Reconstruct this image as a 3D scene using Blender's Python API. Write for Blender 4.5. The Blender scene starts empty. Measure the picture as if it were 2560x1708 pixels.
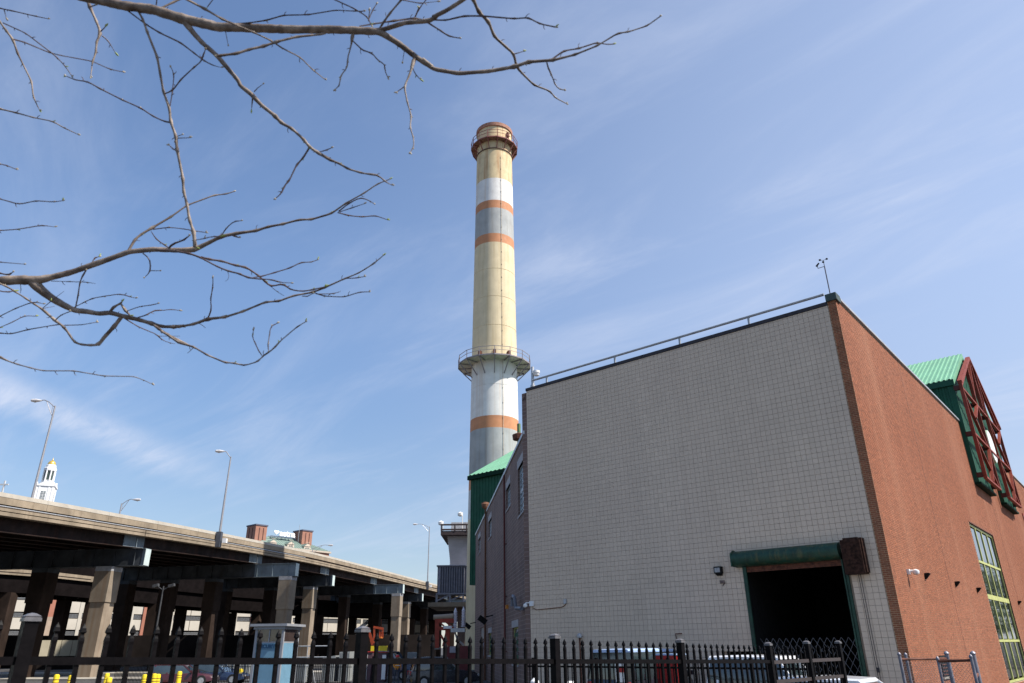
import bpy, math, random
import numpy as np
from mathutils import Vector, Matrix
R_ = math.radians
S = bpy.context.scene
# ------------------------------------------------------------------ camera
F = 1790.0; PIT = R_(23.1); ROL = math.asin(.0105)
_r0 = Vector((1,0,0)); _u0 = Vector((0,-math.sin(PIT),math.cos(PIT))); FW = Vector((0,math.cos(PIT),math.sin(PIT)))
RT = _r0*math.cos(ROL)-_u0*math.sin(ROL); UP = _r0*math.sin(ROL)+_u0*math.cos(ROL)
CAM = Vector((0,0,1.65))
cd = bpy.data.cameras.new('camera'); cam = bpy.data.objects.new('camera', cd); S.collection.objects.link(cam)
cam.matrix_world = Matrix(((RT.x,UP.x,-FW.x,CAM.x),(RT.y,UP.y,-FW.y,CAM.y),(RT.z,UP.z,-FW.z,CAM.z),(0,0,0,1)))
cd.sensor_width = 36; cd.lens = F/2560*36; cd.clip_end = 6000; cd.clip_start = .05
cd.dof.use_dof = True; cd.dof.focus_distance = 60; cd.dof.aperture_fstop = 4.0
S.camera = cam
# ------------------------------------------------------------------ sun, sky, exposure
SUN_AZ, SUN_EL = 108.0, 50.0
sl = bpy.data.lights.new('sun','SUN'); sl.energy = 5.0; sl.angle = R_(.53); sl.color = (1,.94,.86)
so = bpy.data.objects.new('sun', sl); S.collection.objects.link(so)
sdir = Vector((math.sin(R_(SUN_AZ))*math.cos(R_(SUN_EL)), math.cos(R_(SUN_AZ))*math.cos(R_(SUN_EL)), math.sin(R_(SUN_EL))))
so.rotation_euler = sdir.to_track_quat('Z','Y').to_euler(); so.location = (30,-20,60)
S.view_settings.view_transform = 'Standard'; S.view_settings.look = 'None'
S.view_settings.exposure = .6; S.view_settings.gamma = 1; S.view_settings.use_curve_mapping = False
W = bpy.data.worlds.new('World'); S.world = W; W.use_nodes = True
nt = W.node_tree; nt.nodes.clear(); N = nt.nodes.new; Lk = nt.links.new
def wm(op, a, b=None, clamp=False):
    n = N('ShaderNodeMath'); n.operation = op; n.use_clamp = clamp
    for i, v in enumerate((a, b)):
        if v is None: continue
        if isinstance(v, (int, float)): n.inputs[i].default_value = v
        else: Lk(v, n.inputs[i])
    return n.outputs[0]
sky = N('ShaderNodeTexSky'); sky.sky_type = 'NISHITA'; sky.sun_disc = False
sky.sun_elevation = R_(SUN_EL); sky.sun_rotation = R_(SUN_AZ); sky.air_density = 1.0; sky.dust_density = .2; sky.ozone_density = 1.5
tc = N('ShaderNodeTexCoord'); sp = N('ShaderNodeSeparateXYZ'); Lk(tc.outputs['Generated'], sp.inputs[0])
zc = wm('MAXIMUM', sp.outputs[2], .02)
zc2 = wm('ADD', zc, .12)
cx_, cy_ = wm('DIVIDE', sp.outputs[0], zc2), wm('DIVIDE', sp.outputs[1], zc2)
cb = N('ShaderNodeCombineXYZ'); Lk(cx_, cb.inputs[0]); Lk(cy_, cb.inputs[1])
mp = N('ShaderNodeMapping'); mp.vector_type = 'TEXTURE'; mp.inputs['Rotation'].default_value = (0,0,R_(-42)); mp.inputs['Scale'].default_value = (1.5,.42,1); Lk(cb.outputs[0], mp.inputs[0])
def wnoise(vec, scale, detail, rough, dist=0):
    n = N('ShaderNodeTexNoise'); n.inputs['Scale'].default_value = scale; n.inputs['Detail'].default_value = detail
    n.inputs['Roughness'].default_value = rough; n.inputs['Distortion'].default_value = dist; Lk(vec, n.inputs['Vector']); return n.outputs[0]
def wramp(v, lo, hi, a=0., b=1.):
    n = N('ShaderNodeMapRange'); n.interpolation_type = 'SMOOTHSTEP'; Lk(v, n.inputs[0])
    for i, q in enumerate((lo, hi, a, b)): n.inputs[i+1].default_value = q
    return n.outputs[0]
n1 = wnoise(mp.outputs[0], 1.15, 10, .62, .8)
n2 = wnoise(cb.outputs[0], .5, 4, .5)
n3 = wnoise(mp.outputs[0], 5.5, 8, .7, .4)
wisp = wm('MULTIPLY', wramp(n1, .42, .78), wramp(n2, .22, .60))
wisp = wm('MULTIPLY', wisp, wramp(n3, .2, .75, .55, 1.))
# thin veil that thickens towards the right of the view (towards the sun side) and the horizon
veil = wramp(wm('ADD', wm('MULTIPLY', sp.outputs[0], .9), wm('MULTIPLY', n2, .35)), -.25, 1.05, .0, .50)
hor = wramp(sp.outputs[2], 0., .3, .18, 0.)
# one long streak low in the west
bd = wm('ADD', wm('ADD', wm('MULTIPLY', sp.outputs[0], .36), wm('MULTIPLY', sp.outputs[2], 1.0)), wm('MULTIPLY', n1, .05))
bdm = wm('MULTIPLY', wramp(wm('ABSOLUTE', wm('SUBTRACT', bd, .090)), .0, .034, .62, 0.), wramp(sp.outputs[0], -.30, -.52, 0., 1.))
bdm = wm('MULTIPLY', bdm, wramp(n3, .25, .7, .35, 1.))
tot = wm('ADD', wm('ADD', wm('MULTIPLY', wisp, .44), veil), wm('ADD', hor, bdm), True)
mx = N('ShaderNodeMixRGB'); Lk(tot, mx.inputs[0]); mx.inputs[2].default_value = (4.0,4.25,4.9,1)
dim = wramp(sp.outputs[2], .0, .5, .56, 1.); dm = N('ShaderNodeVectorMath'); dm.operation = 'SCALE'; Lk(sky.outputs[0], dm.inputs[0]); Lk(dim, dm.inputs['Scale']); Lk(dm.outputs[0], mx.inputs[1])
tint = N('ShaderNodeMixRGB'); tint.blend_type = 'MULTIPLY'; tint.inputs[0].default_value = 1; tint.inputs[2].default_value = (.915,.945,1.0,1); Lk(mx.outputs[0], tint.inputs[1])
bg = N('ShaderNodeBackground'); bg.inputs[1].default_value = .13; Lk(tint.outputs[0], bg.inputs[0])
wo = N('ShaderNodeOutputWorld'); Lk(bg.outputs[0], wo.inputs[0])
# ------------------------------------------------------------------ pixel -> place helpers (photo is 2560 x 1708)
def ray(x, y): return FW*F+RT*(x-1280)+UP*(854-y)
def atY(x, y, Y): d = ray(x, y); return CAM+d*(Y/d.y)
def atZ(x, y, z): d = ray(x, y); return CAM+d*((z-CAM.z)/d.z)
def atD(x, y, D): d = ray(x, y); return CAM+d*(D/F)
def onpl(x, y, p0, n): d = ray(x, y); return CAM+d*((p0-CAM).dot(n)/d.dot(n))
def prj(p):
    v = Vector(p)-CAM; z = v.dot(FW); return 1280+F*v.dot(RT)/z, 854-F*v.dot(UP)/z, z
rnd = random.Random(7)
# ------------------------------------------------------------------ materials
MATS = {}
def mat(name, col, rough=.7, var=.18, scale=3., bump=.0, bscale=None, metal=0., col2=None, streak=None, tone=False, spec=.4, coat=0., brick=None, alpha_glass=False, mott=None):
    if name in MATS: return MATS[name]
    m = bpy.data.materials.new(name); m.use_nodes = True; t = m.node_tree; nn = t.nodes.new; lk = t.links.new
    b = t.nodes['Principled BSDF']; b.inputs['Roughness'].default_value = rough; b.inputs['Metallic'].default_value = metal
    b.inputs['Specular IOR Level'].default_value = spec
    if coat: b.inputs['Coat Weight'].default_value = coat; b.inputs['Coat Roughness'].default_value = .08
    c = nn('ShaderNodeTexCoord'); src = c.outputs['Object']
    def noise(v, sc, de=6, ro=.6):
        n = nn('ShaderNodeTexNoise'); n.inputs['Scale'].default_value = sc; n.inputs['Detail'].default_value = de; n.inputs['Roughness'].default_value = ro; lk(v, n.inputs['Vector']); return n.outputs[0]
    def mr(v, a, b_, c_, d_):
        n = nn('ShaderNodeMapRange'); lk(v, n.inputs[0])
        for i, q in enumerate((a,b_,c_,d_)): n.inputs[i+1].default_value = q
        return n.outputs[0]
    def mix(f, a, b_, bt='MIX'):
        n = nn('ShaderNodeMixRGB'); n.blend_type = bt
        if isinstance(f, float): n.inputs[0].default_value = f
        else: lk(f, n.inputs[0])
        for i, q in ((1,a),(2,b_)):
            if isinstance(q, (tuple, list)): n.inputs[i].default_value = (*q[:3],1)
            else: lk(q, n.inputs[i])
        return n.outputs[0]
    c2 = col2 or tuple(x*(1-var*1.6) for x in col); c1 = tuple(min(1, x*(1+var*.5)) for x in col) if not col2 else col
    f1 = mr(noise(src, scale), .32, .68, 0, 1); out = mix(f1, c1, c2)
    if mott: out = mix(mr(noise(src, mott[1], 3, .5), .35, .7, 0, mott[2] if len(mott) > 2 else .6), out, mott[0])
    if brick:                      # (course length, height, mortar colour, joint): far masonry only
        sx = nn('ShaderNodeSeparateXYZ'); lk(src, sx.inputs[0]); cc = nn('ShaderNodeCombineXYZ'); lk(sx.outputs[0], cc.inputs[0]); lk(sx.outputs[2], cc.inputs[1])
        bt = nn('ShaderNodeTexBrick'); lk(cc.outputs[0], bt.inputs['Vector']); bt.inputs['Scale'].default_value = 1
        bt.inputs['Brick Width'].default_value = brick[0]; bt.inputs['Row Height'].default_value = brick[1]; bt.inputs['Mortar Size'].default_value = brick[3]
        bt.inputs['Color1'].default_value = (1,1,1,1); bt.inputs['Color2'].default_value = (.78,.78,.78,1); bt.inputs['Mortar'].default_value = (1,1,1,1)
        out = mix(1.0, out, bt.outputs['Color'], 'MULTIPLY'); out = mix(bt.outputs['Fac'], out, brick[2])
    if tone:
        at = nn('ShaderNodeAttribute'); at.attribute_name = 'tone'; tv = mr(at.outputs['Fac'], 0, 1, .72, 1.22)
        oi = nn('ShaderNodeObjectInfo')
        hs = nn('ShaderNodeHueSaturation'); lk(out, hs.inputs['Color']); lk(tv, hs.inputs['Value'])
        out = hs.outputs[0]
    if streak:                     # (colour, amount, x-scale): runs of rust or dirt down the face
        mpn = nn('ShaderNodeMapping'); mpn.inputs['Scale'].default_value = (streak[2],streak[2],streak[2]*.035); lk(src, mpn.inputs[0])
        s1 = mr(noise(mpn.outputs[0], 1., 5, .65), *(streak[3] if len(streak) > 3 else (.52,.78)), 0, streak[1]); out = mix(s1, out, streak[0])
    lk(out, b.inputs['Base Color'])
    rv = mr(noise(src, scale*2.3, 3), .3, .7, max(.02, rough-.1), min(1, rough+.1)); lk(rv, b.inputs['Roughness'])
    if bump:
        bn = nn('ShaderNodeBump'); bn.inputs['Strength'].default_value = 1; bn.inputs['Distance'].default_value = bump
        lk(noise(src, bscale or scale*6, 5, .65), bn.inputs['Height']); lk(bn.outputs[0], b.inputs['Normal'])
    MATS[name] = m; return m
def glass(name, col=(.03,.045,.05), rough=.06):
    m = mat(name, col, rough, .3, 1.2, spec=.9); b = m.node_tree.nodes['Principled BSDF']; b.inputs['Coat Weight'].default_value = .6; return m
# ------------------------------------------------------------------ mesh builder
COL = S.collection
class MB:
    def __init__(s): s.v = []; s.f = []; s.m = []; s.t = []
    def add(s, vs, fs, mi=0, tone=.5):
        o = len(s.v); s.v += [tuple(v) for v in vs]
        for f in fs: s.f.append(tuple(i+o for i in f)); s.m.append(mi); s.t.append(tone)
        return s
    def box(s, x0, x1, y0, y1, z0, z1, mi=0, tone=.5):
        return s.add([(x0,y0,z0),(x1,y0,z0),(x1,y1,z0),(x0,y1,z0),(x0,y0,z1),(x1,y0,z1),(x1,y1,z1),(x0,y1,z1)],
            [(0,3,2,1),(4,5,6,7),(0,1,5,4),(1,2,6,5),(2,3,7,6),(3,0,4,7)], mi, tone)
    def obox(s, c, a, b, d, mi=0):    # centre and three half-axis vectors
        c, a, b, d = map(Vector, (c, a, b, d)); vs = []
        for k in (-1,1):
            for i, j in ((-1,-1),(1,-1),(1,1),(-1,1)): vs.append(c+a*i+b*j+d*k)
        return s.add(vs, [(0,3,2,1),(4,5,6,7),(0,1,5,4),(1,2,6,5),(2,3,7,6),(3,0,4,7)], mi)
    def bar(s, p, q, w, h=None, up=(0,0,1), mi=0):
        p, q = Vector(p), Vector(q); d = q-p; L = d.length
        if L < 1e-6: return s
        d /= L; u = Vector(up); sd = d.cross(u)
        if sd.length < 1e-3: sd = d.cross(Vector((1,0,0)))
        sd.normalize(); u = sd.cross(d); h = h or w
        return s.obox((p+q)/2, d*L/2, sd*w/2, u*h/2, mi)
    def tube(s, pts, rad, seg=8, mi=0, cap=True):
        pts = [Vector(p) for p in pts]; n = len(pts)
        if isinstance(rad, (int, float)): rad = [rad]*n
        t0 = (pts[1]-pts[0]).normalized(); a = t0.orthogonal().normalized(); vs = []
        for i, p in enumerate(pts):
            t = (pts[min(i+1,n-1)]-pts[max(i-1,0)]).normalized(); a = (a-t*a.dot(t))
            if a.length < 1e-5: a = t.orthogonal()
            a.normalize(); b = t.cross(a)
            for k in range(seg):
                an = 2*math.pi*k/seg; vs.append(p+(a*math.cos(an)+b*math.sin(an))*rad[i])
        fs = [(i*seg+k, i*seg+(k+1)%seg, (i+1)*seg+(k+1)%seg, (i+1)*seg+k) for i in range(n-1) for k in range(seg)]
        if cap: fs += [tuple(range(seg-1,-1,-1)), tuple((n-1)*seg+k for k in range(seg))]
        return s.add(vs, fs, mi)
    def lathe(s, c, prof, seg=32, mi=0, mis=None, cap=True, a0=0.):   # prof: (r, z)
        c = Vector(c); vs = []
        for r, z in prof:
            for k in range(seg):
                an = 2*math.pi*k/seg+a0; vs.append((c.x+r*math.cos(an), c.y+r*math.sin(an), c.z+z))
        o = len(s.v); s.v += vs; n = len(prof)
        for i in range(n-1):
            for k in range(seg):
                s.f.append((o+i*seg+k, o+i*seg+(k+1)%seg, o+(i+1)*seg+(k+1)%seg, o+(i+1)*seg+k)); s.m.append(mis[i] if mis else mi); s.t.append(.5)
        if cap:
            s.f.append(tuple(o+k for k in range(seg-1,-1,-1))); s.m.append(mi); s.t.append(.5)
            s.f.append(tuple(o+(n-1)*seg+k for k in range(seg))); s.m.append(mi); s.t.append(.5)
        return s
    def prism(s, poly, ext, mi=0):    # polygon of 3D points pushed along ext
        poly = [Vector(p) for p in poly]; e = Vector(ext); n = len(poly)
        return s.add(poly+[p+e for p in poly], [tuple(range(n)), tuple(range(2*n-1,n-1,-1))]+[(i,i+n,(i+1)%n+n,(i+1)%n) for i in range(n)], mi)
    def mesh(s, name, mats, org=None, smooth=False):
        me = bpy.data.meshes.new(name); v = np.array(s.v, dtype=float)
        if org is not None: v = v-np.array(org)
        me.from_pydata(v.tolist(), [], s.f)
        for m in (mats if isinstance(mats, (list, tuple)) else [mats]): me.materials.append(m)
        me.polygons.foreach_set('material_index', s.m)
        if len(set(s.t)) > 1 or getattr(s, 'ft', 0): a = me.attributes.new('tone', 'FLOAT', 'FACE'); a.data.foreach_set('value', s.t)
        if smooth: me.polygons.foreach_set('use_smooth', [True]*len(s.f)); me.set_sharp_from_angle(angle=R_(38))
        me.update(); return me
    def build(s, name, mats, parent=None, world=False, smooth=False, loc=None, **kw):
        org = None
        if world and parent is not None: org = parent.location
        me = s.mesh(name, mats, org, smooth); o = bpy.data.objects.new(name, me); COL.objects.link(o)
        if loc is not None: o.location = loc
        if parent is not None: o.parent = parent
        for k, q in kw.items(): o[k] = q
        return o
def fixn(o):      # consistent outward normals
    import bmesh
    b = bmesh.new(); b.from_mesh(o.data); bmesh.ops.recalc_face_normals(b, faces=b.faces); b.to_mesh(o.data); b.free(); return o
def thing(name, label, cat, loc=(0,0,0), rotz=0., group=None):
    o = bpy.data.objects.new(name, None); COL.objects.link(o); o.empty_display_size = .2
    o.location = loc; o.rotation_euler = (0,0,rotz); o['label'] = label; o['category'] = cat
    if group: o['group'] = group
    return o
def tag(o, label, cat, group=None):
    o['label'] = label; o['category'] = cat
    if group: o['group'] = group
    return o
def inst(name, me, parent, loc, rotz=0., scale=None, **kw):
    o = bpy.data.objects.new(name, me); COL.objects.link(o); o.parent = parent; o.location = loc; o.rotation_euler = (0,0,rotz)
    if scale: o.scale = scale
    for k, q in kw.items(): o[k] = q
    return o
def copy_tree(root, loc, rotz, label=None, group=None):
    r = root.copy(); COL.objects.link(r); r.location = loc; r.rotation_euler = (0,0,rotz)
    if label: r['label'] = label
    if group: r['group'] = group
    for ch in list(root.children):
        c = ch.copy(); COL.objects.link(c); c.parent = r
        for g in list(ch.children):
            d = g.copy(); COL.objects.link(d); d.parent = c
    return r
def textmesh(name, body, size, depth, material, parent, loc, rot, bold=0.):
    cu = bpy.data.curves.new(name, 'FONT'); cu.body = body; cu.size = size; cu.extrude = depth; cu.offset = bold; cu.align_x = 'CENTER'; cu.align_y = 'CENTER'
    tmp = bpy.data.objects.new('t', cu); COL.objects.link(tmp); dg = bpy.context.evaluated_depsgraph_get()
    me = bpy.data.meshes.new_from_object(tmp.evaluated_get(dg)); bpy.data.objects.remove(tmp); me.materials.clear(); me.materials.append(material)
    o = bpy.data.objects.new(name, me); COL.objects.link(o); o.parent = parent; o.location = loc; o.rotation_euler = rot; return o
def holes(b, u0, u1, z0, z1, hs, fn, mi=0):      # wall sheet with rectangular holes; fn(u,z)->point
    us = sorted({u0,u1,*[h[0] for h in hs],*[h[1] for h in hs]}); zs = sorted({z0,z1,*[h[2] for h in hs],*[h[3] for h in hs]})
    us = [u for u in us if u0 <= u <= u1]; zs = [z for z in zs if z0 <= z <= z1]
    for i in range(len(us)-1):
        for j in range(len(zs)-1):
            uc, zz = (us[i]+us[i+1])/2, (zs[j]+zs[j+1])/2
            if any(h[0] < uc < h[1] and h[2] < zz < h[3] for h in hs): continue
            b.add([fn(us[i],zs[j]), fn(us[i+1],zs[j]), fn(us[i+1],zs[j+1]), fn(us[i],zs[j+1])], [(0,1,2,3)], mi)
    return b
# shared materials
M = dict(
 asphalt=mat('asphalt', (.055,.053,.052), .9, .3, .6, .004, 60, mott=((.09,.085,.08), .15)),
 paving=mat('paving', (.36,.33,.28), .85, .2, .8, .003, 40),
 tile=mat('glazed_tile', (.68,.55,.425), .5, .05, .35, tone=True, mott=((.61,.48,.38), .22, .35), streak=((.50,.39,.30), .28, 1.6), spec=.1),
 grout=mat('grout', (.38,.31,.24), .9, .25, 2., mott=((.22,.12,.09), .5)),
 brick=mat('red_brick', (.30,.102,.046), .85, .22, 9., .002, 80, tone=True, streak=((.40,.19,.11), .5, .45, (.5,.75)), mott=((.33,.13,.07), .16, .5)),
 mortar=mat('mortar', (.60,.44,.28), .9, .2, 4., .002, 60),
 wingbrick=mat('wing_block', (.225,.145,.118), .85, .2, .5, .004, 20, brick=(.406,.203,(.30,.23,.21),.012), streak=((.14,.10,.095), .5, 1.)),
 darkcap=mat('dark_coping', (.035,.028,.033), .6, .2, 3.),
 copper=mat('green_coping', (.055,.085,.075), .6, .3, 4.),
 steelgrey=mat('grey_steel', (.42,.44,.46), .5, .15, 3., metal=.3),
 galv=mat('galvanised', (.48,.49,.50), .45, .18, 8., metal=.5),
 greenpaint=mat('green_sheet', (.012,.085,.048), .6, .2, 1.2, streak=((.008,.055,.03), .4, 2.), spec=.25),
 mint=mat('mint_roof', (.165,.38,.24), .6, .1, 1., streak=((.14,.32,.20), .4, 2.), spec=.25),
 doorgreen=mat('door_green', (.014,.058,.036), .5, .3, 5., streak=((.22,.17,.05), .5, 5.)),
 rust=mat('rusty_iron', (.16,.055,.03), .8, .5, 9., .003, 60),
 redsteel=mat('red_steel', (.24,.042,.024), .6, .2, 3., streak=((.34,.11,.08), .35, 3.), spec=.25),
 white=mat('white_paint', (.78,.78,.77), .5, .06, 2.),
 black=mat('black_void', (.003,.003,.003), .9, .2, 2.),
 fence=mat('black_fence_paint', (.0055,.0045,.005), .45, .3, 14., .0006, 90, spec=.07),
 glass=glass('dark_glass'),
 chart=mat('chartreuse_frame', (.48,.50,.18), .5, .15, 3.),
 conc=mat('highway_concrete', (.30,.24,.17), .9, .25, .5, .006, 12, streak=((.16,.12,.08), .75, 1.6)),
 conclt=mat('parapet_cap', (.37,.335,.28), .85, .12, .8, .004, 15, streak=((.27,.22,.165), .4, 2.)),
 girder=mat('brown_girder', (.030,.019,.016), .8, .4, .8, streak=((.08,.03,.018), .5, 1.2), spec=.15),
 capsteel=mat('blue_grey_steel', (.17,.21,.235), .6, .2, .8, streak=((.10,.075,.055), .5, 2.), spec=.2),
 capdark=mat('sooty_steel', (.06,.067,.075), .7, .3, .8, streak=((.04,.025,.018), .5, 2.), spec=.15),  # beam steel darkened: under-deck shade is put into the colour
 pierdark=mat('sooty_pier_concrete', (.038,.025,.019), .9, .3, .5, .006, 10, streak=((.02,.013,.009), .7, 1.1), spec=.1),  # pier concrete darkened: shade below the deck is part of the colour
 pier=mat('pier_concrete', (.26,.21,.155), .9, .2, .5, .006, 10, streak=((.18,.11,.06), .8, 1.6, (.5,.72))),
 yellow=mat('yellow_plastic', (.80,.60,.02), .5, .08, 4.),
 orange=mat('orange_paint', (.36,.055,.015), .5, .1, 4.),
 redp=mat('red_paint', (.42,.02,.02), .4, .15, 3.),
 bark=mat('young_bark', (.34,.27,.215), .6, .35, 22., .0025, 120, mott=((.06,.036,.026), 12., .9)),
 twig=mat('twig_bark', (.085,.042,.034), .5, .3, 30., .001, 200, mott=((.24,.19,.16), 14., .4)),
 bud=mat('leaf_bud', (.55,.56,.30), .6, .3, 40.),
 tyre=mat('tyre_rubber', (.02,.02,.02), .85, .2, 8.),
 boxrust=mat('sooty_rust', (.055,.026,.018), .85, .5, 9., .003, 60, spec=.15),  # rust in a darker brown for the door box
 reargird=mat('rear_girder', (.008,.006,.006), .9, .3, .8, spec=.05),  # near-black girder colour that carries the shade under the viaducts
 porcelain=mat('porcelain', (.72,.68,.72), .3, .1, 5.),
)
# ------------------------------------------------------------------ ground
FD = Vector((math.sin(R_(44)), math.cos(R_(44)), 0)); FN = Vector((-FD.y, FD.x, 0)); FP = Vector((-2.97, 4.70, 0))
def gz(x, y):
    v = Vector((x,y,0))-FP; s = max(-8, min(14, v.dot(FD))); d = max(0, min(1, (v.dot(FN)-1.0)/9.0)) if v.dot(FN) > 0 else 0
    base = -.0195*s; return base+(-.62-base)*d*d*(3-2*d)
b = MB(); xs = [-3000,-1200,-500,-200,-120]+[-80+2*i for i in range(71)]+[100,200,500,1200,3000]; ys = [-3000,-800,-200,-60]+[-20+2*i for i in range(71)]+[180,300,600,1500,5000]
vs = [(x,y,gz(x,y)) for y in ys for x in xs]; nx = len(xs)
b.add(vs, [(j*nx+i, j*nx+i+1, (j+1)*nx+i+1, (j+1)*nx+i) for j in range(len(ys)-1) for i in range(nx-1)])
b.build('ground', M['asphalt'], kind='structure')
b = MB()
for (x0,y0,x1,y1,w) in ((-52,72,-22,66,4.5),(-60,88,-10,80,5),(-30,52,-14,48,3)):
    p, q = Vector((x0,y0,-.62+.07)), Vector((x1,y1,-.62+.07)); b.bar(p, q, w, .14)
b.build('pavement', M['paving'], kind='structure')
# ------------------------------------------------------------------ the tall hall (origin on its near brick corner; x runs along the brick wall, y along the tiled wall)
C0 = atY(2267,1607,25.6); C0.z = 0; AW = R_(40.3)
WD = Vector((math.sin(AW), math.cos(AW), 0)); GD = Vector((-WD.y, WD.x, 0)); WN = -GD
GZ = -.62; TOP = 14.1
hall = thing('power_station_hall', 'tall hall with a pale tiled end wall and a long sunlit red brick side wall', 'building', C0, math.pi/2-AW)
def hw(x, y, off=0.): p = onpl(x, y, C0+WN*off, WN)-C0; return p.dot(WD), p.z
def hg(x, y, off=0.): p = onpl(x, y, C0-WD*off, WD)-C0; return p.dot(GD), p.z
GL = 15.92
DOOR = (1.45, 5.2, GZ, 4.62); VENT = (5.05, 6.35, .1, 1.42)
WIN = (17.7, 24.9, -.25, 7.55)
LEN = 62.
# body behind the cladding
b = MB(); fg = lambda u, z: (.03, u, z); holes(b, .3, GL, GZ, TOP-.02, [DOOR, VENT], fg); b.build('wall', M['grout'], hall)
b = MB(); fb = lambda u, z: (u, .012, z); holes(b, .0, LEN, GZ, TOP+.22, [WIN], fb); b.build('wall', M['mortar'], hall)
b = MB(); b.add([(.03,.02,TOP-.3),(LEN,.02,TOP-.3),(LEN,GL,TOP-.3),(.03,GL,TOP-.3)], [(0,1,2,3)]); b.add([(.03,GL-.02,GZ),(LEN,GL-.02,GZ),(LEN,GL-.02,TOP-.3),(.03,GL-.02,TOP-.3)], [(0,1,2,3)])
b.add([(LEN,.02,GZ),(LEN,GL,GZ),(LEN,GL,TOP-.3),(LEN,.02,TOP-.3)], [(0,1,2,3)]); b.build('roof', M['darkcap'], hall)
# dark rooms seen through the door, vent and window
b = MB()
for (u0,u1,z0,z1), dp in ((DOOR,9.),(VENT,1.)):
    b.add([(.03,u0,z0),(.03,u1,z0),(.03,u1,z1),(.03,u0,z1),(dp,u0-.6,z0),(dp,u1+.6,z0),(dp,u1+.6,z1+.3),(dp,u0-.6,z1+.3)], [(0,4,5,1),(1,5,6,2),(2,6,7,3),(3,7,4,0),(4,7,6,5)])
b.build('interior', M['black'], hall)
b = MB(); u0,u1,z0,z1 = WIN; b.add([(u0,.0,z0),(u1,.0,z0),(u1,.0,z1),(u0,.0,z1),(u0-.2,3.,z0),(u1+.2,3.,z0),(u1+.2,3.,z1),(u0-.2,3.,z1)], [(0,4,5,1),(1,5,6,2),(2,6,7,3),(3,7,4,0),(4,7,6,5)])
b.build('interior', mat('room_wall', (.09,.07,.07), .9), hall)
# tiles 0.2032 m square: nearest 300 single, the rest one part
P_ = .2032; J = .0052
def tile_geo(b, u, z, w, h, t=.5, tilt=(0,0)):
    x = -.028; e = .002
    b.add([(.03,u,z),(.03,u+w,z),(.03,u+w,z+h),(.03,u,z+h),(x+tilt[0],u+e,z+e),(x-tilt[0],u+w-e,z+e),(x+tilt[1],u+w-e,z+h-e),(x-tilt[1],u+e,z+h-e)],
        [(0,4,5,1),(1,5,6,2),(2,6,7,3),(3,7,4,0),(4,7,6,5)], 0, t)
tl = []; nu = int((GL-.33)/P_)+1; nz = int((TOP-GZ)/P_)
for i in range(nu):
    for j in range(nz+1):
        u = .33+i*P_; z = GZ+j*P_; w = min(P_-J, GL-.01-u); h = min(P_-J, TOP-.03-z)
        if w < .03 or h < .03: continue
        if any(a-.02 < u+w/2 < c+.02 and d-.02 < z+h/2 < e+.02 for a,c,d,e in (DOOR,VENT)): continue
        tl.append((u,z,w,h))
def dcam(u, z): return (C0+GD*u+Vector((0,0,z))-CAM).length
patch = lambda u,z: -.10 if (8.6 < u < 10.4 and 2.2 < z < 4.6 and rnd.random() < .30) else (.12 if (8.0 < u < 9.4 and z > 6.5 and rnd.random() < .2) else 0)
tl.sort(key=lambda q: dcam(q[0],q[1]) if prj(C0+GD*q[0]+Vector((0,0,q[1])))[1] < 1720 else 999)
tm = [];
for k in range(6):
    q = MB(); q.ft = 1; tile_geo(q, 0, 0, P_-J, P_-J, (.46,.5,.52,.48,.54,.5)[k], (0,0)); tm.append(q.mesh('tile', M['tile']))
sb = MB(); n = 0
for u,z,w,h in tl:
    if n < 300 and w > .19 and h > .19: inst('tile', rnd.choice(tm), hall, (0,u,z)); n += 1
    else: tile_geo(sb, u, z, w, h, rnd.gauss(.5,.035)+patch(u,z), (0,0))
sb.build('tile', M['tile'], hall, kind='stuff')
# bricks: corner pier (end of the brick skin) single, long wall as one part
BL, BH, BJ = .2032, .0677, .0125
def brick_geo(b, o, a, w, h, n_, t):    # o corner, a = run direction, n_ = outward * depth
    o, a, n_ = Vector(o), Vector(a), Vector(n_); up = Vector((0,0,1)); p = [o, o+a*w, o+a*w+up*h, o+up*h]; q = [x+n_ for x in p]
    b.add(p+q, [(0,1,5,4),(1,2,6,5),(2,3,7,6),(3,0,4,7),(4,5,6,7)], 0, t)
pb = []; nc = int((TOP+.2-GZ)/BH)
for j in range(nc):
    z = GZ+j*BH; xs_ = [(.0,.095),(.1,.2)] if j % 2 else [(.0,.195),]
    segs = [(.0,.1915),(.203,.31)] if j % 2 else [(.0,.09),(.1016,.293)]
    for a,c in segs: pb.append((a, min(c,.31), z))
pm = []
for k in range(4):
    for w in (.09,.107,.1915):
        q = MB(); q.ft = 1; brick_geo(q, (0,0,0), (0,1,0), w, BH-BJ, (-.008,0,0), .2+.2*k); pm.append((w, q.mesh('brick', M['brick'])))
pb.sort(key=lambda q: dcam(q[0],q[2]) if prj(C0+Vector((0,0,q[2])))[1] < 1720 else 999)
sb = MB(); n = 0
b = MB(); b.box(-.002,.02,.0,.318,GZ,TOP+.22); b.build('pier', M['mortar'], hall)
for a,c,z in pb:
    w = c-a; best = [m for ww, m in pm if abs(ww-w) < .012]
    if n < 300 and best: inst('brick', rnd.choice(best), hall, (-.002,a,z)); n += 1
    else: brick_geo(sb, (-.002,a,z), (0,1,0), w, BH-BJ, (-.008,0,0), rnd.random())
sb.build('brick', M['brick'], hall, kind='stuff')
sb = MB()
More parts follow.
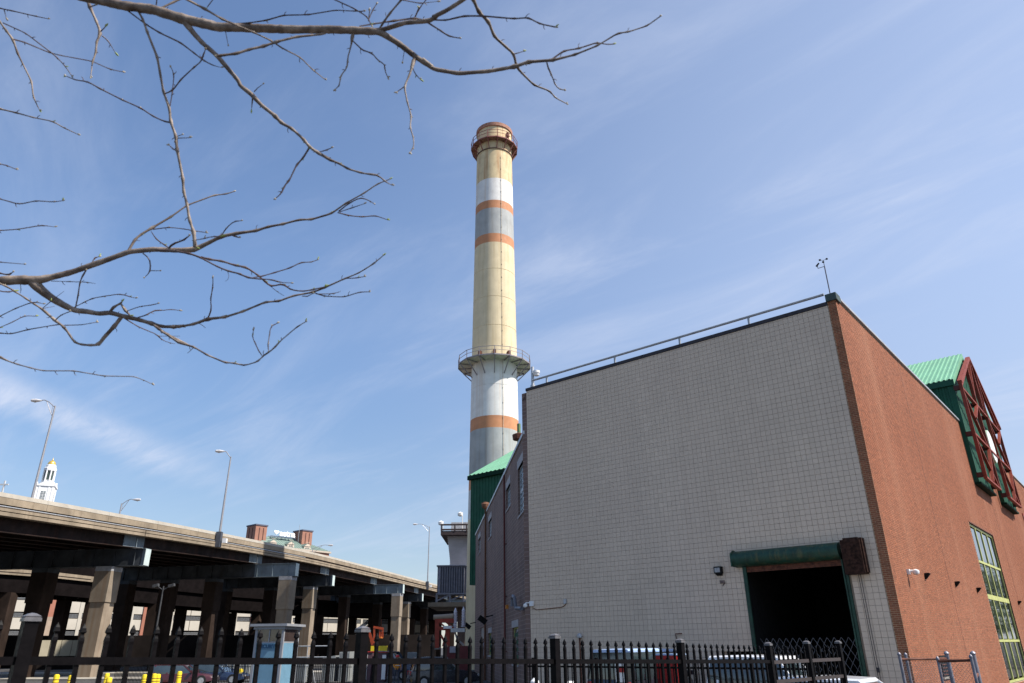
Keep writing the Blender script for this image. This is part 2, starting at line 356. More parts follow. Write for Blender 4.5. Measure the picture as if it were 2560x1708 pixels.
for j in range(nc):
    z = GZ+j*BH; u = -.01 if j % 2 else -.01-BL/2; ct = rnd.gauss(0,.05)
    while u < LEN:
        a = max(u,-.01); w = min(u+BL, LEN)-a-BJ; uc = a+w/2
        if w > .02 and not (WIN[0]-.05 < uc < WIN[1]+.05 and WIN[2]-.05 < z+.03 < WIN[3]):
            if prj(C0+WD*a+Vector((0,0,z)))[0] < 2640 or u < 2:
                sb.add([(a,.012,z),(a+w,.012,z),(a+w,.012,z+BH-BJ),(a,.012,z+BH-BJ),(a,0,z),(a+w,0,z),(a+w,0,z+BH-BJ),(a,0,z+BH-BJ)],
                    [(0,1,5,4),(1,2,6,5),(2,3,7,6),(3,0,4,7),(4,5,6,7)], 0, min(1,max(0,rnd.gauss(.5,.2)+ct)))
        u += BL
sb.build('brick', M['brick'], hall, kind='stuff')
for u_ in (9.1, 27.9+.35, 45.):
    b = MB(); b.box(u_-.009,u_+.009,-.0035,.012,GZ,TOP+.2); b.build('movement_joint', M['darkcap'], hall)
# copings and roof rail
b = MB(); b.box(-.06,.3,.33,GL+.02,TOP-.02,TOP+.13); b.build('coping', M['darkcap'], hall)
b = MB(); b.box(-.10,.45,-.08,.34,TOP+.12,TOP+.42); b.build('pier_cap', M['copper'], hall)
b = MB(); b.box(.455,LEN,-.09,.34,TOP+.24,TOP+.34); b.box(.455,LEN,-.05,.30,TOP+.342,TOP+.42); b.build('coping', M['steelgrey'], hall)
b = MB(); b.tube([(.06,.40,TOP+.52),(.06,GL-.35,TOP+.52)], .055, 10); b.build('roof_rail', M['steelgrey'], hall, smooth=True)
for u in (3.6,6.9,10.4,14.6):
    q = MB(); q.box(.03,.10,u-.04,u+.04,TOP+.12,TOP+.48); q.build('rail_post', M['steelgrey'], hall)
b = MB(); b.box(-.03,.2,GL+.0,GL+.30,GZ,TOP-.1); b.prism([(-.03,GL,TOP-.1),(-.03,GL+.3,TOP-.5),(-.03,GL+.3,TOP-.52),(-.03,GL,TOP-.52)], (.2,0,0)); b.build('corner_pier', M['wingbrick'], hall)
# tall window
u0,u1,z0,z1 = WIN; wo_ = MB(); wo_.box(u0,u0+.09,.07,.14,z0,z1); wo_.box(u1-.09,u1,.07,.14,z0,z1); wo_.box(u0+.09,u1-.09,.07,.14,z1-.12,z1); wo_.box(u0+.09,u1-.09,.07,.14,z0,z0+.1)
win = wo_.build('window', M['chart'], hall)
rows = [z0+.1, 1.70, 3.82, 5.58, z1-.12]
for r in rows[1:4]:
    q = MB(); hh = .12 if r == 3.82 else .06; q.box(u0+.09,u1-.09,.05,.15,r-hh,r+hh); q.build('transom', M['chart'], win)
cw = (u1-u0-.18)/4
for k in range(1,4): q = MB(); q.box(u0+.09+cw*k-.07,u0+.09+cw*k+.07,.062,.145,z0+.1,z1-.12); q.build('mullion', M['chart'], win)
for i in range(4):
    for k in range(4):
        q = MB(); q.add([(u0+.18+cw*k,.10,rows[i]+.09),(u0+cw*(k+1),.10+rnd.uniform(-.006,.006),rows[i]+.09),(u0+cw*(k+1),.10,rows[i+1]-.09),(u0+.18+cw*k,.10+rnd.uniform(-.006,.006),rows[i+1]-.09)], [(0,1,2,3)])
        q.build('pane', glass('mirror_glass', (.012,.02,.016), .02), win)
b = MB(); b.box(u0-.02,u1+.02,-.01,.05,z1+.0,z1+.08); b.build('lintel', M['rust'], hall)
# second window far along the wall
a_, z_ = hw(2554,1283); b = MB(); b.box(a_,a_+5,-.06,.0,z_-5,z_); f2 = b.build('window', M['redsteel'], hall); b = MB(); b.box(a_+.25,a_+4.7,-.075,-.062,z_-4.8,z_-.2); b.build('pane', M['glass'], f2)
# door: drum, curtain slats, jambs, scissor gate
b = MB(); prof = []
for k in range(11):
    an = math.pi/2-math.pi*1.0*k/10; prof.append((-.08-.38*math.cos(an)*1.0, 4.70+.30*math.sin(an)*1.0))
b.prism([(p[0], 1.52, p[1]) for p in prof]+[(0,1.52,4.40),(0,1.52,5.0)], (0,3.98,0)); door = fixn(b.build('roller_door', M['doorgreen'], hall, smooth=True))
b = MB(); b.prism([(0,5.5,4.42),(-.45,5.5,4.42),(-.45,5.5,4.9),(-.2,5.5,5.03),(0,5.5,5.03)], (0,.05,0)); b.build('end_plate', M['doorgreen'], door)
for k in range(5): q = MB(); q.box(-.05+.004*(k%2),.0,1.58,5.12,4.20+.062*k,4.20+.062*k+.055); q.build('slat', M['rust'], door)
for s_ in (1.40,5.16):
    q = MB(); q.box(-.07,.06,s_+.02,s_+.11,GZ,4.45); q.box(-.12,-.05,s_+(.12 if s_ < 3 else -.05),s_+(.17 if s_ < 3 else 0),GZ,4.40); q.build('jamb', M['doorgreen'], door)
sg = thing('scissor_gate', 'folded-out grey lattice gate across the open roller door', 'gate', C0+GD*1.6+Vector((0,0,GZ)), math.pi/2-AW)
zt = hg(2000,1595,.0)[1]-GZ; n = 14; st = 3.4/n; 
for k in range(-5,n):
    for sgn in (1,-1):
        y0_, y1_ = k*st, (k+6)*st; za, zb = 0., zt
        if y0_ < 0: za = zt*(-y0_)/(y1_-y0_); y0_ = 0.
        if y1_ > 3.4: zb = za+(zt-za)*(3.4-y0_)/(y1_-y0_); y1_ = 3.4
        if sgn < 0: y0_, y1_ = 3.4-y0_, 3.4-y1_
        q = MB(); q.bar((.1+.012*sgn,y0_,za),(.1+.012*sgn,y1_,zb), .015, .004, up=(1,0,0)); q.build('slat', mat('dull_lattice', (.13,.13,.14), .6, .2, 10.), sg)
# rusty hood motor box and chain
b = MB(); b.box(-.42,-.02,.74,1.40,3.86,5.02); b.box(-.36,-.02,.68,.74,3.9,5.06); b.box(-.40,-.05,.80,1.30,5.02,5.08)
t = b.build('door_operator_box', M['boxrust'], None); t.location = C0; t.rotation_euler = (0,0,math.pi/2-AW); tag(t, 'rusty brown box mounted beside the green roller door housing', 'motor box')
for k in range(9): q = MB(); q.box(-.432,-.42,.80,1.34,3.95+.12*k,3.95+.12*k+.05); q.build('louvre', M['boxrust'], t)
b = MB(); b.tube([(-.10,1.0,3.88),(-.10,1.0,.3),(-.10,.97,GZ+.1)], .011, 5); b.tube([(-.10,1.07,3.88),(-.10,1.07,.9),(-.08,1.04,GZ+.1)], .011, 5); b.box(-.13,-.07,.98,1.06,.75,.9)
t = b.build('pull_chain', M['darkcap'], None); t.location = C0; t.rotation_euler = (0,0,math.pi/2-AW); tag(t, 'thin dark pull chains hanging down the tiles right of the roller door', 'chain')
# fittings on the tiled wall
def ongrey(name, label, cat): return thing(name, label, cat, C0, math.pi/2-AW)
u,z = hg(1800,1428); t = ongrey('flood_light', 'black boxy flood light on the tiles left of the roller door', 'light')
b = MB(); b.box(-.24,-.03,u-.15,u+.15,z-.10,z+.16); b.prism([(-.24,u-.12,z-.10),(-.05,u-.12,z-.10),(-.05,u-.12,z-.18)], (0,.24,0)); b.build('housing', M['black'], t)
b = MB(); b.box(-.252,-.242,u-.11,u+.11,z-.06,z+.11); b.build('lens', mat('lamp_lens', (.35,.35,.36), .2, .3, 30.), t)
u,z = hg(1807,1455); t = ongrey('junction_box', 'small rusty junction box with a looped cable under the flood light', 'junction box')
b = MB(); b.box(-.08,-.03,u-.09,u+.09,z-.055,z+.055); b.build('box', mat('old_box', (.20,.14,.12), .7, .3, 8.), t)
b = MB(); b.tube([(-.05,u-.09+.1*math.sin(a*.6),z-.03-.13*math.sin(a*.55)) for a in range(0,7)], .008, 5); b.build('cable', M['darkcap'], t)
u,z = hg(1331,1510); t = ongrey('corner_camera', 'white security camera with its box on the left end of the tiled wall', 'camera')
b = MB(); b.box(-.14,-.03,u-.12,u+.08,z-.10,z+.12); b.build('box', M['white'], t)
b = MB(); b.tube([(-.08,u+.08,z+.05),(-.10,u+.32,z+.05)], .03, 8); b.lathe((-.10,u+.34,z-.10), [(.02,-.06),(.09,-.03),(.11,.04),(.09,.10),(.02,.14)], 14); b.build('dome', M['white'], t, smooth=True)
ua,za = hg(1333,1520); ub,zb = hg(1415,1505); t = ongrey('wall_conduit', 'thin brown conduit sagging along the tiles to a small grey box', 'conduit')
b = MB(); b.tube([(-.05,ua,za),(-.05,ua-.25,za-.09),(-.05,(ua+ub)/2,za-.07),(-.05,ub+.2,za-.03),(-.05,ub+.02,za+.04),(-.05,ub,zb-.08)], .016, 6); b.build('pipe', M['rust'], t)
b = MB(); b.box(-.10,-.03,ub-.07,ub+.07,zb-.08,zb+.12); b.build('box', M['galv'], t)
ua,za = hg(1452,1588); t = ongrey('service_mast', 'rusty pipe riser with a weathered head on the tiles behind the fence', 'pipe')
b = MB(); b.tube([(-.10,ua,za-.1),(-.10,ua,GZ)], .035, 8); b.build('pipe', M['rust'], t); b = MB(); b.lathe((-.10,ua,za-.12), [(.06,0),(.13,.02),(.13,.10),(.08,.17),(.03,.20)], 12); b.build('head', M['galv'], t)
ua,za = hg(1692,1585); t = ongrey('bent_pipe', 'short rusty bent pipe stub on the tiles above a fence post', 'pipe'); b = MB(); b.tube([(-.06,ua,za-.18),(-.10,ua,za),(-.10,ua-.28,za+.01)], .02, 6); b.build('pipe', M['rust'], t)
# roof fittings
t = ongrey('roof_camera_post', 'grey post with a white dome camera at the left end of the roof edge', 'camera')
p = onpl(1331,918,C0-WD*-.4,WD)-C0; u_ = p.dot(GD); b = MB(); b.tube([(.4,u_,TOP),(.4,u_,TOP+.4)], .13, 10); b.tube([(.4,u_,TOP+.4),(.4,u_,p.z)], .085, 10); b.build('post', M['galv'], t, smooth=True)
b = MB(); b.tube([(.35,u_,p.z-.35),(.35,u_-.2,p.z-.35)], .04, 8); b.lathe((.35,u_-.3,p.z-.62), [(.04,0),(.15,.05),(.17,.16),(.19,.18),(.19,.30),(.05,.36)], 14); b.build('dome', M['white'], t, smooth=True)
t = ongrey('weather_mast', 'thin mast with anemometer cups and vane on the brick corner', 'weather mast')
b = MB(); b.tube([(.05,.16,TOP+.4),(.05,.16,TOP+1.72)], .022, 8); b.build('mast', mat('mast_steel', (.09,.08,.10), .5), t)
b = MB(); b.tube([(.05,.16,TOP+1.72),(.05,.16,TOP+2.0)], .012, 6); 
for a in (0,120,240):
    c_, s_ = math.cos(R_(a+20)), math.sin(R_(a+20)); b.tube([(.05,.16,TOP+2.0),(.05+.13*c_,.16+.13*s_,TOP+2.0)], .008, 5); b.lathe((.05+.15*c_,.16+.15*s_,TOP+1.96), [(.01,0),(.045,.02),(.045,.06),(.01,.08)], 8)
b.build('anemometer', M['black'], t)
b = MB(); b.tube([(.05,.16,TOP+1.72),(.05,.42,TOP+1.72)], .012, 6); b.tube([(.05,.42,TOP+1.72),(.05,.42,TOP+1.84)], .012, 6); b.prism([(.05,.33,TOP+1.92),(.05,.46,TOP+1.80),(.05,.50,TOP+1.86),(.05,.36,TOP+1.97)], (.02,0,0)); b.build('vane', M['black'], t)
# sconces and camera on the sunlit brick
for (px,py,lab) in ((2312,1440,'black wedge wall lamp nearest the white camera on the sunlit brick'),(2388,1460,'black wedge wall lamp in the middle between white camera and tall window'),(2442,1475,'black wedge wall lamp next to the tall green framed window, corner side'),(2545,1507,'black wedge wall lamp beyond the tall window at the far right')):
    u,z = hw(px,py); t = thing('wall_lamp', lab, 'wall lamp', C0+WD*u+Vector((0,0,z)), math.pi/2-AW, 'black wedge lamps on the brick wall')
    b = MB(); b.prism([(-.08,0,.09),(-.08,-.20,.09),(-.08,-.20,.06),(-.08,-.03,-.12),(-.08,0,-.12)], (.16,0,0)); fixn(b.build('shade', M['black'], t)); b = MB(); b.box(-.07,.07,-.18,-.03,.091,.103); b.build('top_plate', M['darkcap'], t)
u,z = hw(2268,1430); t = thing('wall_camera', 'white round security camera on the sunlit brick beside the dark corner', 'camera', C0+WD*u+Vector((0,0,z)), math.pi/2-AW)
b = MB(); b.box(-.07,.07,-.09,0,-.09,.09); b.build('bracket', M['white'], t); b = MB(); b.tube([(0,-.08,.02),(.02,-.2,.02),(.06,-.24,-.02)], .045, 8); b.lathe((.05,-.27,-.12), [(.03,0),(.10,.04),(.12,.11),(.11,.16),(.03,.20)], 14); b.build('dome', M['white'], t, smooth=True)
u,z = hw(2360,1665); t = thing('wall_vent', 'dark square louvred vent low in the brick behind the chain link gate', 'vent', C0+WD*u+Vector((0,0,z)), math.pi/2-AW)
b = MB(); b.box(-.5,.5,-.03,0,-.35,.35); b.build('recess', M['black'], t); b = MB(); b.box(-.6,.6,-.05,-.0,-.43,-.36); b.build('sill', M['paving'], t)
for k in range(6): q = MB(); q.box(-.48,.48,-.05,-.032,-.30+.11*k,-.30+.11*k+.03); q.build('louvre', M['rust'], t)
# ------------------------------------------------------------------ green gable bay with red steel screen
def corr(b, fn, L, z0f, z1f, pitch=.3, dep=.05, mi=0):   # ribbed sheet: fn(u,z,d)
    n = max(2, int(L/pitch)); u = 0; vs = []
    for k in range(n+1):
        for f, d in ((0,0),(.45,0),(.55,dep),(.9,dep)):
            uu = (k+f)*L/(n+1); vs += [fn(uu,z0f(uu),d), fn(uu,z1f(uu),d)]
    vs += [fn(L,z0f(L),0), fn(L,z1f(L),0)]; m_ = len(vs)//2
    b.add(vs, [(2*i,2*i+2,2*i+3,2*i+1) for i in range(m_-1)], mi)
bay = thing('green_gable_bay', 'green ribbed gable bay standing on the brick wall and rising over the roof edge', 'building bay', C0, math.pi/2-AW)
S0,S1,SA = 23.25,38.0,30.6; ZE,ZA,ZB = 17.15,20.95,10.55; OF = -.2; DP = 12.
rise = lambda s: ZE+(ZA-ZE)*(1-abs(s-SA)/(SA-S0))
CL, CR, CB = 28.4, 32.5, 12.9
for a,c,zb_ in ((S0,CL,ZB),(CR,S1,ZB),(CL,CR,CB)):
    b = MB(); corr(b, lambda u,z,d,a=a: (a+u,OF-d*.6,z), c-a, lambda u,zb_=zb_: zb_, lambda u,a=a: rise(a+u), .45, .04); b.build('front_panel', M['greenpaint'], bay)
dgt = mat('dark_green_trim', (.006,.03,.018), .7, spec=.1)
for a,c in ((S0,CL),(CR,S1)):
    b = MB(); b.box(a-.05,c+.12,OF-.14,.0,ZB-.14,ZB-.002); b.build('sill_flashing', dgt, bay)
    for s_ in (a,c): q = MB(); q.box(s_-.04,s_+.04,OF-.05,0,ZB,ZE if s_ in (S0,S1) else CB); q.build('edge_trim', M['greenpaint'], bay)
b = MB(); corr(b, lambda u,z,d: (S0-d,OF+u,z), DP, lambda u: ZB if u < .2 else TOP, lambda u: ZE, .35, .05); b.build('side_wall', M['greenpaint'], bay)
b = MB(); corr(b, lambda u,z,d: (S1+d,OF+u,z), DP, lambda u: ZB if u < .2 else TOP, lambda u: ZE, .35, .05); b.build('side_wall', M['greenpaint'], bay)
b = MB(); b.add([(S0,DP+OF,TOP-.3),(S1,DP+OF,TOP-.3),(S1,DP+OF,ZE),(SA,DP+OF,ZA),(S0,DP+OF,ZE)], [(0,1,2,3,4)]); b.build('back_wall', M['greenpaint'], bay)
for sgn in (-1,1):
    b = MB(); corr(b, lambda u,t_,d,sgn=sgn: (SA+sgn*(SA-S0+.16)*t_,OF-.12+u,ZA+.12-(ZA-ZE)*1.05*t_+d), DP+.3, lambda u: 0., lambda u: 1., .3, .05); b.build('roof_sheet', M['mint'], bay)
    b = MB(); b.prism([(SA+sgn*(SA-S0+.17),OF-.12,ZE-.45),(SA+sgn*(SA-S0+.17),OF-.12,ZE-.08),(SA+sgn*(SA-S0+.11),OF-.12,ZE-.08),(SA+sgn*(SA-S0+.11),OF-.12,ZE-.45)], (0,DP+.3,0)); fixn(b.build('eave_fascia', M['greenpaint'], bay))
    b = MB(); b.prism([(SA,OF-.13,ZA+.14),(SA+sgn*(SA-S0+.17),OF-.13,ZE-.06),(SA+sgn*(SA-S0+.17),OF-.13,ZE-.42),(SA,OF-.13,ZA-.24)], (0,.05,0)); fixn(b.build('barge_board', M['mint'], bay))
cz = 14.05; rr = 1.15
b2 = MB(); b2.tube([(30.45,OF-.05,cz),(30.45,OF-.42,cz)], rr, 40); fixn(b2.build('round_drum', mat('pale_drum', (.42,.55,.42), .5, .1), bay, smooth=True))
b2 = MB(); b2.tube([(30.45,OF-.422,cz),(30.45,OF-.44,cz)], rr-.06, 40); fixn(b2.build('drum_face', M['white'], bay, smooth=True))
scr = thing('steel_screen', 'red brown steel lattice screen standing off the green gable bay', 'steel screen', C0, math.pi/2-AW)
OS = -.62; r2 = lambda s: rise(s)-.30
def member(p, q, w=.14, d=.34, nm='chord', o=0.):
    b = MB(); b.bar((p[0],OS+o,p[1]),(q[0],OS+o,q[1]), (.20 if nm != 'rafter' else .26)-abs(o), min(w,.13) if nm != 'rafter' else .20, up=(0,0,1) if abs(p[0]-q[0]) > .05 else (1,0,0)); fixn(b.build(nm, M['redsteel'], scr))
LB, T1, T2 = 10.85, 13.5, 16.5; X0, X1, X2, X3 = S0+.05, 28.1, 32.0, 37.0
for x_ in (X0,X1,X2,X3): member((x_,LB),(x_,r2(x_)))
for a,c in ((X0,X1),(X2,X3)):
    member((a-.1,LB-.1),(c+.1,LB-.1),.2,.2,'tie'); member((a,T1),(c,T1),.2,.2,'tie',.012)
    for zl_,zh_ in ((LB,T1),(T1,T2)):
        m1 = (a+c)/2
        member((a,zh_),(c,zl_),.17,.16,'diagonal',.03); member((c,zh_),(m1,zl_ if zl_ == LB else (zl_+zh_)/2),.17,.16,'diagonal',-.03)
    for z_ in (LB+.1, T1, T2):
        for s_ in (a,c): q = MB(); q.box(s_-.12,s_+.12,OS+.1,OF-.01,z_-.14,z_+.14); q.build('bracket', mat('dark_red', (.07,.012,.008), .6), scr)
member((X0,T2),(X3,T2),.2,.2,'tie',.02); member((X1,T1),(X2,T1+.0),.16,.16,'tie',.02)
member((X0,r2(X0)),(SA,r2(SA)), .30, .30, 'rafter'); member((SA,r2(SA)),(X3+.9,r2(X3+.9)), .30, .30, 'rafter')
member((SA,T2),(SA,r2(SA)),.17,.16,'post'); member((X1,T2),(SA,r2(SA)-.3),.17,.16,'diagonal',.03); member((X2,T2),(SA,r2(SA)-.3),.17,.16,'diagonal',.03)
member((X0+.1,T2+.1),(X1,r2(X1)-.2),.17,.16,'diagonal',.03); member((X3,T2+.1),(X2,r2(X2)-.2),.17,.16,'diagonal',.03)
# ------------------------------------------------------------------ lower brick wing running back from the tiled wall
GLP = C0+GD*(GL+.2); AG = R_(-6.8); GWD = Vector((math.sin(AG), math.cos(AG), 0)); GWN = Vector((-GWD.y, GWD.x, 0))
wing = thing('brick_wing', 'lower purple brown masonry wing running back from the tiled wall', 'building', GLP, math.pi/2-AG)
def wg(x, y, off=0.): p = onpl(x, y, GLP+GWN*off, GWN)-GLP; return p.dot(GWD), p.z
WT = wg(1314,1078)[1]; WE = wg(1187,1600)[0]; wt2 = wg(1190,1328)
0 and print('wing', WT, WE, wt2)
hs = []
def rect(pts): us = [wg(*p) for p in pts]; return (min(u[0] for u in us), max(u[0] for u in us), min(u[1] for u in us), max(u[1] for u in us))
def wz(c, lab=None): # from four pixel corners: TL, TR, BL, BR averaged
    (a,b_,d,e) = [wg(*p) for p in c]; u1 = (a[0]+d[0])/2; u0 = (b_[0]+e[0])/2; z1 = (a[1]+b_[1])/2; z0 = (d[1]+e[1])/2; return (min(u0,u1), max(u0,u1), z0, z1)
Z = lambda x, y: (1160+x/6.533, 1060+y/6.533); Z6 = lambda x, y: (1080+x/4.9, 1120+y/4.9); Z7 = lambda x, y: (1080+x/5.09, 1400+y/5.09)
wins = [wz([Z(880,750),Z(968,575),Z(888,1535),Z(978,1400)]), wz([Z(690,1085),Z(758,950),Z(690,1420),Z(755,1345)]), wz([Z6(693,905),Z6(728,860),Z6(693,1118),Z6(728,1072)]), wz([Z6(567,1130),Z6(594,1085),Z6(570,1300),Z6(592,1268)])]
low = [wz([Z7(1020,865),Z7(1098,850),Z7(1028,1330),Z7(1100,1330)]), wz([Z7(715,935),Z7(757,925),Z7(718,1215),Z7(757,1215)])]
drs = [wz([Z7(617,870),Z7(672,850),Z7(617,1222),Z7(690,1222)])]
hs = wins+low+drs; 0 and print([tuple(round(q,1) for q in h) for h in hs])
b = MB(); holes(b, 0, WE, GZ, WT, hs, lambda u,z: (u,0,z)); b.build('wall', M['wingbrick'], wing)
for h in hs:
    b = MB(); a,c,d,e = h; b.add([(a,0,d),(c,0,d),(c,0,e),(a,0,e),(a,-.25,d),(c,-.25,d),(c,-.25,e),(a,-.25,e)], [(0,1,5,4),(1,2,6,5),(2,3,7,6),(3,0,4,7)]); b.build('reveal', M['wingbrick'], wing)
b = MB(); b.add([(.3,-.02,WT-.2),(WE,-.02,WT-.2),(WE,-16,WT-.2),(.3,-16,WT-.2)], [(0,1,2,3)]); b.build('roof', M['darkcap'], wing)
b = MB(); b.add([(WE,0,GZ),(WE,-16,GZ),(WE,-16,WT),(WE,0,WT)], [(0,1,2,3)]); b.build('end_wall', M['wingbrick'], wing)
b = MB(); b.box(-.05,WE+.08,-.35,.07,WT-.02,WT+.16); b.build('coping', M['galv'], wing)
for k, h in enumerate(wins+low):
    a,c,d,e = h; g = k < 4; fr = MB(); t_ = .07
    fr.box(a,a+t_,-.16,-.10,d,e); fr.box(c-t_,c,-.16,-.10,d,e); fr.box(a+t_,c-t_,-.16,-.10,e-t_,e); fr.box(a+t_,c-t_,-.16,-.10,d,d+t_)
    w_ = fr.build('window', M['galv'] if g else M['chart'], wing)
    nzz = 8 if k == 0 else 5; ncc = 3
    b = MB(); b.add([(a+t_,-.135,d+t_),(c-t_,-.135,d+t_),(c-t_,-.135,e-t_),(a+t_,-.135,e-t_)], [(0,1,2,3)]); b.build('pane', glass('blue_glass', (.10,.20,.27), .25) if g else M['glass'], w_)
    for i in range(1,nzz): q = MB(); hh = .09 if (k == 0 and i == 4) else (.025 if g else .09); q.box(a+t_,c-t_,-.15,-.11,d+(e-d)*i/nzz-hh,d+(e-d)*i/nzz+hh); q.build('glazing_bar', M['steelgrey'] if g else M['greenpaint'], w_)
    for i in range(1,ncc): q = MB(); q.box(a+(c-a)*i/ncc-.025,a+(c-a)*i/ncc+.025,-.149,-.115,d+t_,e-t_); q.build('glazing_bar', M['steelgrey'], w_)
    b = MB(); b.box(a-.15,c+.15,-.2,.02,e,e+(.45 if g else .35)); b.build('lintel', mat('stone_lintel', (.42,.40,.40), .8), wing)
    b = MB(); b.box(a-.05,c+.05,-.2,.05,d-.1,d); b.build('sill', MATS['stone_lintel'], wing)
for h in drs:
    a,c,d,e = h; b = MB(); b.box(a+.1,c-.1,-.2,-.14,GZ,e-.9); dd = b.build('door', mat('lilac_door', (.30,.30,.38), .6), wing); b = MB(); b.box(a,c,-.13,-.08,e-.85,e); b.build('transom', M['galv'], dd)
# rain pipes, vents and fittings on the wing
def pipe_on(name, lab, px, ytop, ybot, r, m, off=.12, extra=None):
    u,z = wg(px,ytop,off); t = thing(name, lab, 'pipe', GLP, math.pi/2-AG); b = MB(); b.tube([(u,off,z),(u,off,GZ)], r, 8); b.build('pipe', m, t, smooth=True)
    for zz in (GZ+2,GZ+5,GZ+8): q = MB(); q.box(u-.12,u+.12,0,off+r,zz,zz+.06); q.build('clamp', m, t)
    return t, u, z
t,u,z = pipe_on('downpipe', 'dark red downpipe on the masonry wing between its windows', 1260, 1188, 1500, .06, mat('red_pipe', (.12,.025,.02), .6))
t,u,z = pipe_on('vent_stack', 'rusty orange vent pipe rising above the wing roof edge', 1214, 1270, 1500, .075, mat('rust_pipe', (.16,.07,.035), .8, .3, 6.)); b = MB(); b.lathe((u,.12,z), [(.14,-.1),(.30,.05),(.34,.28),(.20,.42)], 12); b.lathe((u+.3,.12,z+.35), [(.14,-.1),(.34,.0),(.32,.12),(.1,.18)], 12); b.build('cowl', MATS['rust_pipe'], t)
u,z = wg(1266,1518,.1); t = thing('amber_beacon', 'small amber beacon light on the masonry wing', 'beacon', GLP, math.pi/2-AG); b = MB(); b.box(u-.22,u+.22,0,.14,z-.1,z+.12); b.build('lamp', mat('amber', (.6,.22,.03), .3), t)
ua,za = wg(1290,1498,.35); t = thing('grey_duct', 'grey gooseneck duct bent out of the masonry wing', 'duct', GLP, math.pi/2-AG); b = MB(); b.tube([(ua+1.6,.35,za-.25),(ua+1.6,.35,za+.12),(ua+1.2,.35,za+.22),(ua+.7,.35,za+.12),(ua+.5,.3,za-.4),(ua-.9,.2,za-.48)], .09, 8); b.build('duct', mat('duct_grey', (.16,.17,.20), .5), t, smooth=True)
for k,(px,py,lab) in enumerate(((1222,1546,'black bracket flood light beside the pipe on the masonry wing'),(1181,1562,'black flood light at the far end of the masonry wing'))):
    u,z = wg(px,py,.3); t = thing('flood_light', lab, 'light', GLP, math.pi/2-AG); b = MB(); b.bar((u,0,z+.2),(u,.5,z+.1), .08); b.build('arm', M['black'], t); b = MB(); b.obox((u,.75,z-.1), (.3,0,0), (0,.25,.18), (0,-.1,.14)); b.build('housing', M['black'], t)
# ------------------------------------------------------------------ second green gable box past the wing
P0 = atY(1178,1193,76.); gb = thing('green_plant_box', 'dark green ribbed box with mint roof standing behind the wing', 'building', (P0.x,P0.y,0), math.pi/2-AW)
ze = P0.z; zb_ = atY(1180,1463,76.)[2]; Lx = 14.; Ly = -13.   # local: x back along WD, y along GD (towards -y = right)
b = MB(); corr(b, lambda u,z,d: (-d,-u,z), -Ly, lambda u: zb_, lambda u: ze-.3, .42, .06); b.build('side_wall', M['greenpaint'], gb)
b = MB(); b.box(-.02,.02,-.1,.02,zb_-.0,ze); b.build('corner_trim', M['greenpaint'], gb); b = MB(); b.box(.1,Lx,Ly,0,zb_,ze); b.build('body', M['greenpaint'], gb)
b = MB(); b.box(-.35,.0,Ly,.25,ze-.35,ze+.08); b.build('eave_fascia', MATS['dark_green_trim'], gb)
b = MB(); corr(b, lambda u,t_,d: (-.3+7.3*t_,.3-u,ze+.1+4.1*t_+d), -Ly, lambda u: 0., lambda u: 1., .6, .06); b.build('roof_sheet', M['mint'], gb)
b = MB(); b.add([(-.3,.3,ze+.05),(7,.3,ze+4.15),(14.3,.3,ze+.05),(-.3,Ly,ze+.05),(7,Ly,ze+4.15),(14.3,Ly,ze+.05)], [(0,1,2),(3,5,4),(1,4,5,2)]); b.build('roof_sheet', M['mint'], gb)

# ------------------------------------------------------------------ unseen trees added across the street, only to be mirrored in the tall window
leafm = mat('young_leaves', (.07,.11,.03), .8, .4, 2.)
for k,(x_,y_,h_) in enumerate(((50,57,9),(57,64,11),(65,70,10),(72,80,12),(80,88,11),(92,96,13))):
    t = thing('street_tree', ['bushy green street tree nearest the hall','second bushy street tree beyond the hall','third bushy street tree beyond the hall','fourth bushy street tree, rather tall','fifth bushy street tree','last and tallest street tree beyond the hall'][k], 'tree', (x_,y_,GZ), 0, 'street trees across the road'); b = MB(); b.tube([(0,0,0),(.1,.05,h_*.45),(0,.1,h_*.8)], [.22,.15,.05], 8); b.build('trunk', M['bark'], t)
    b = MB(); rl_ = random.Random(k)
    for j in range(900):
        a_, e_, r_ = rl_.uniform(0,6.283), math.asin(rl_.uniform(-1,1)), rl_.uniform(.45,1.)**.5; c_ = Vector((math.cos(a_)*math.cos(e_)*h_*.36*r_, math.sin(a_)*math.cos(e_)*h_*.36*r_, h_*.62+math.sin(e_)*h_*.38*r_)); u_ = Vector((rl_.gauss(0,1),rl_.gauss(0,1),rl_.gauss(0,1))).normalized(); v_ = u_.orthogonal().normalized(); q_ = rl_.uniform(.18,.42)
        b.add([c_-u_*q_,c_+v_*q_*.6,c_+u_*q_,c_-v_*q_*.6], [(0,1,2,3)])
    b.build('crown', leafm, t, kind='stuff')
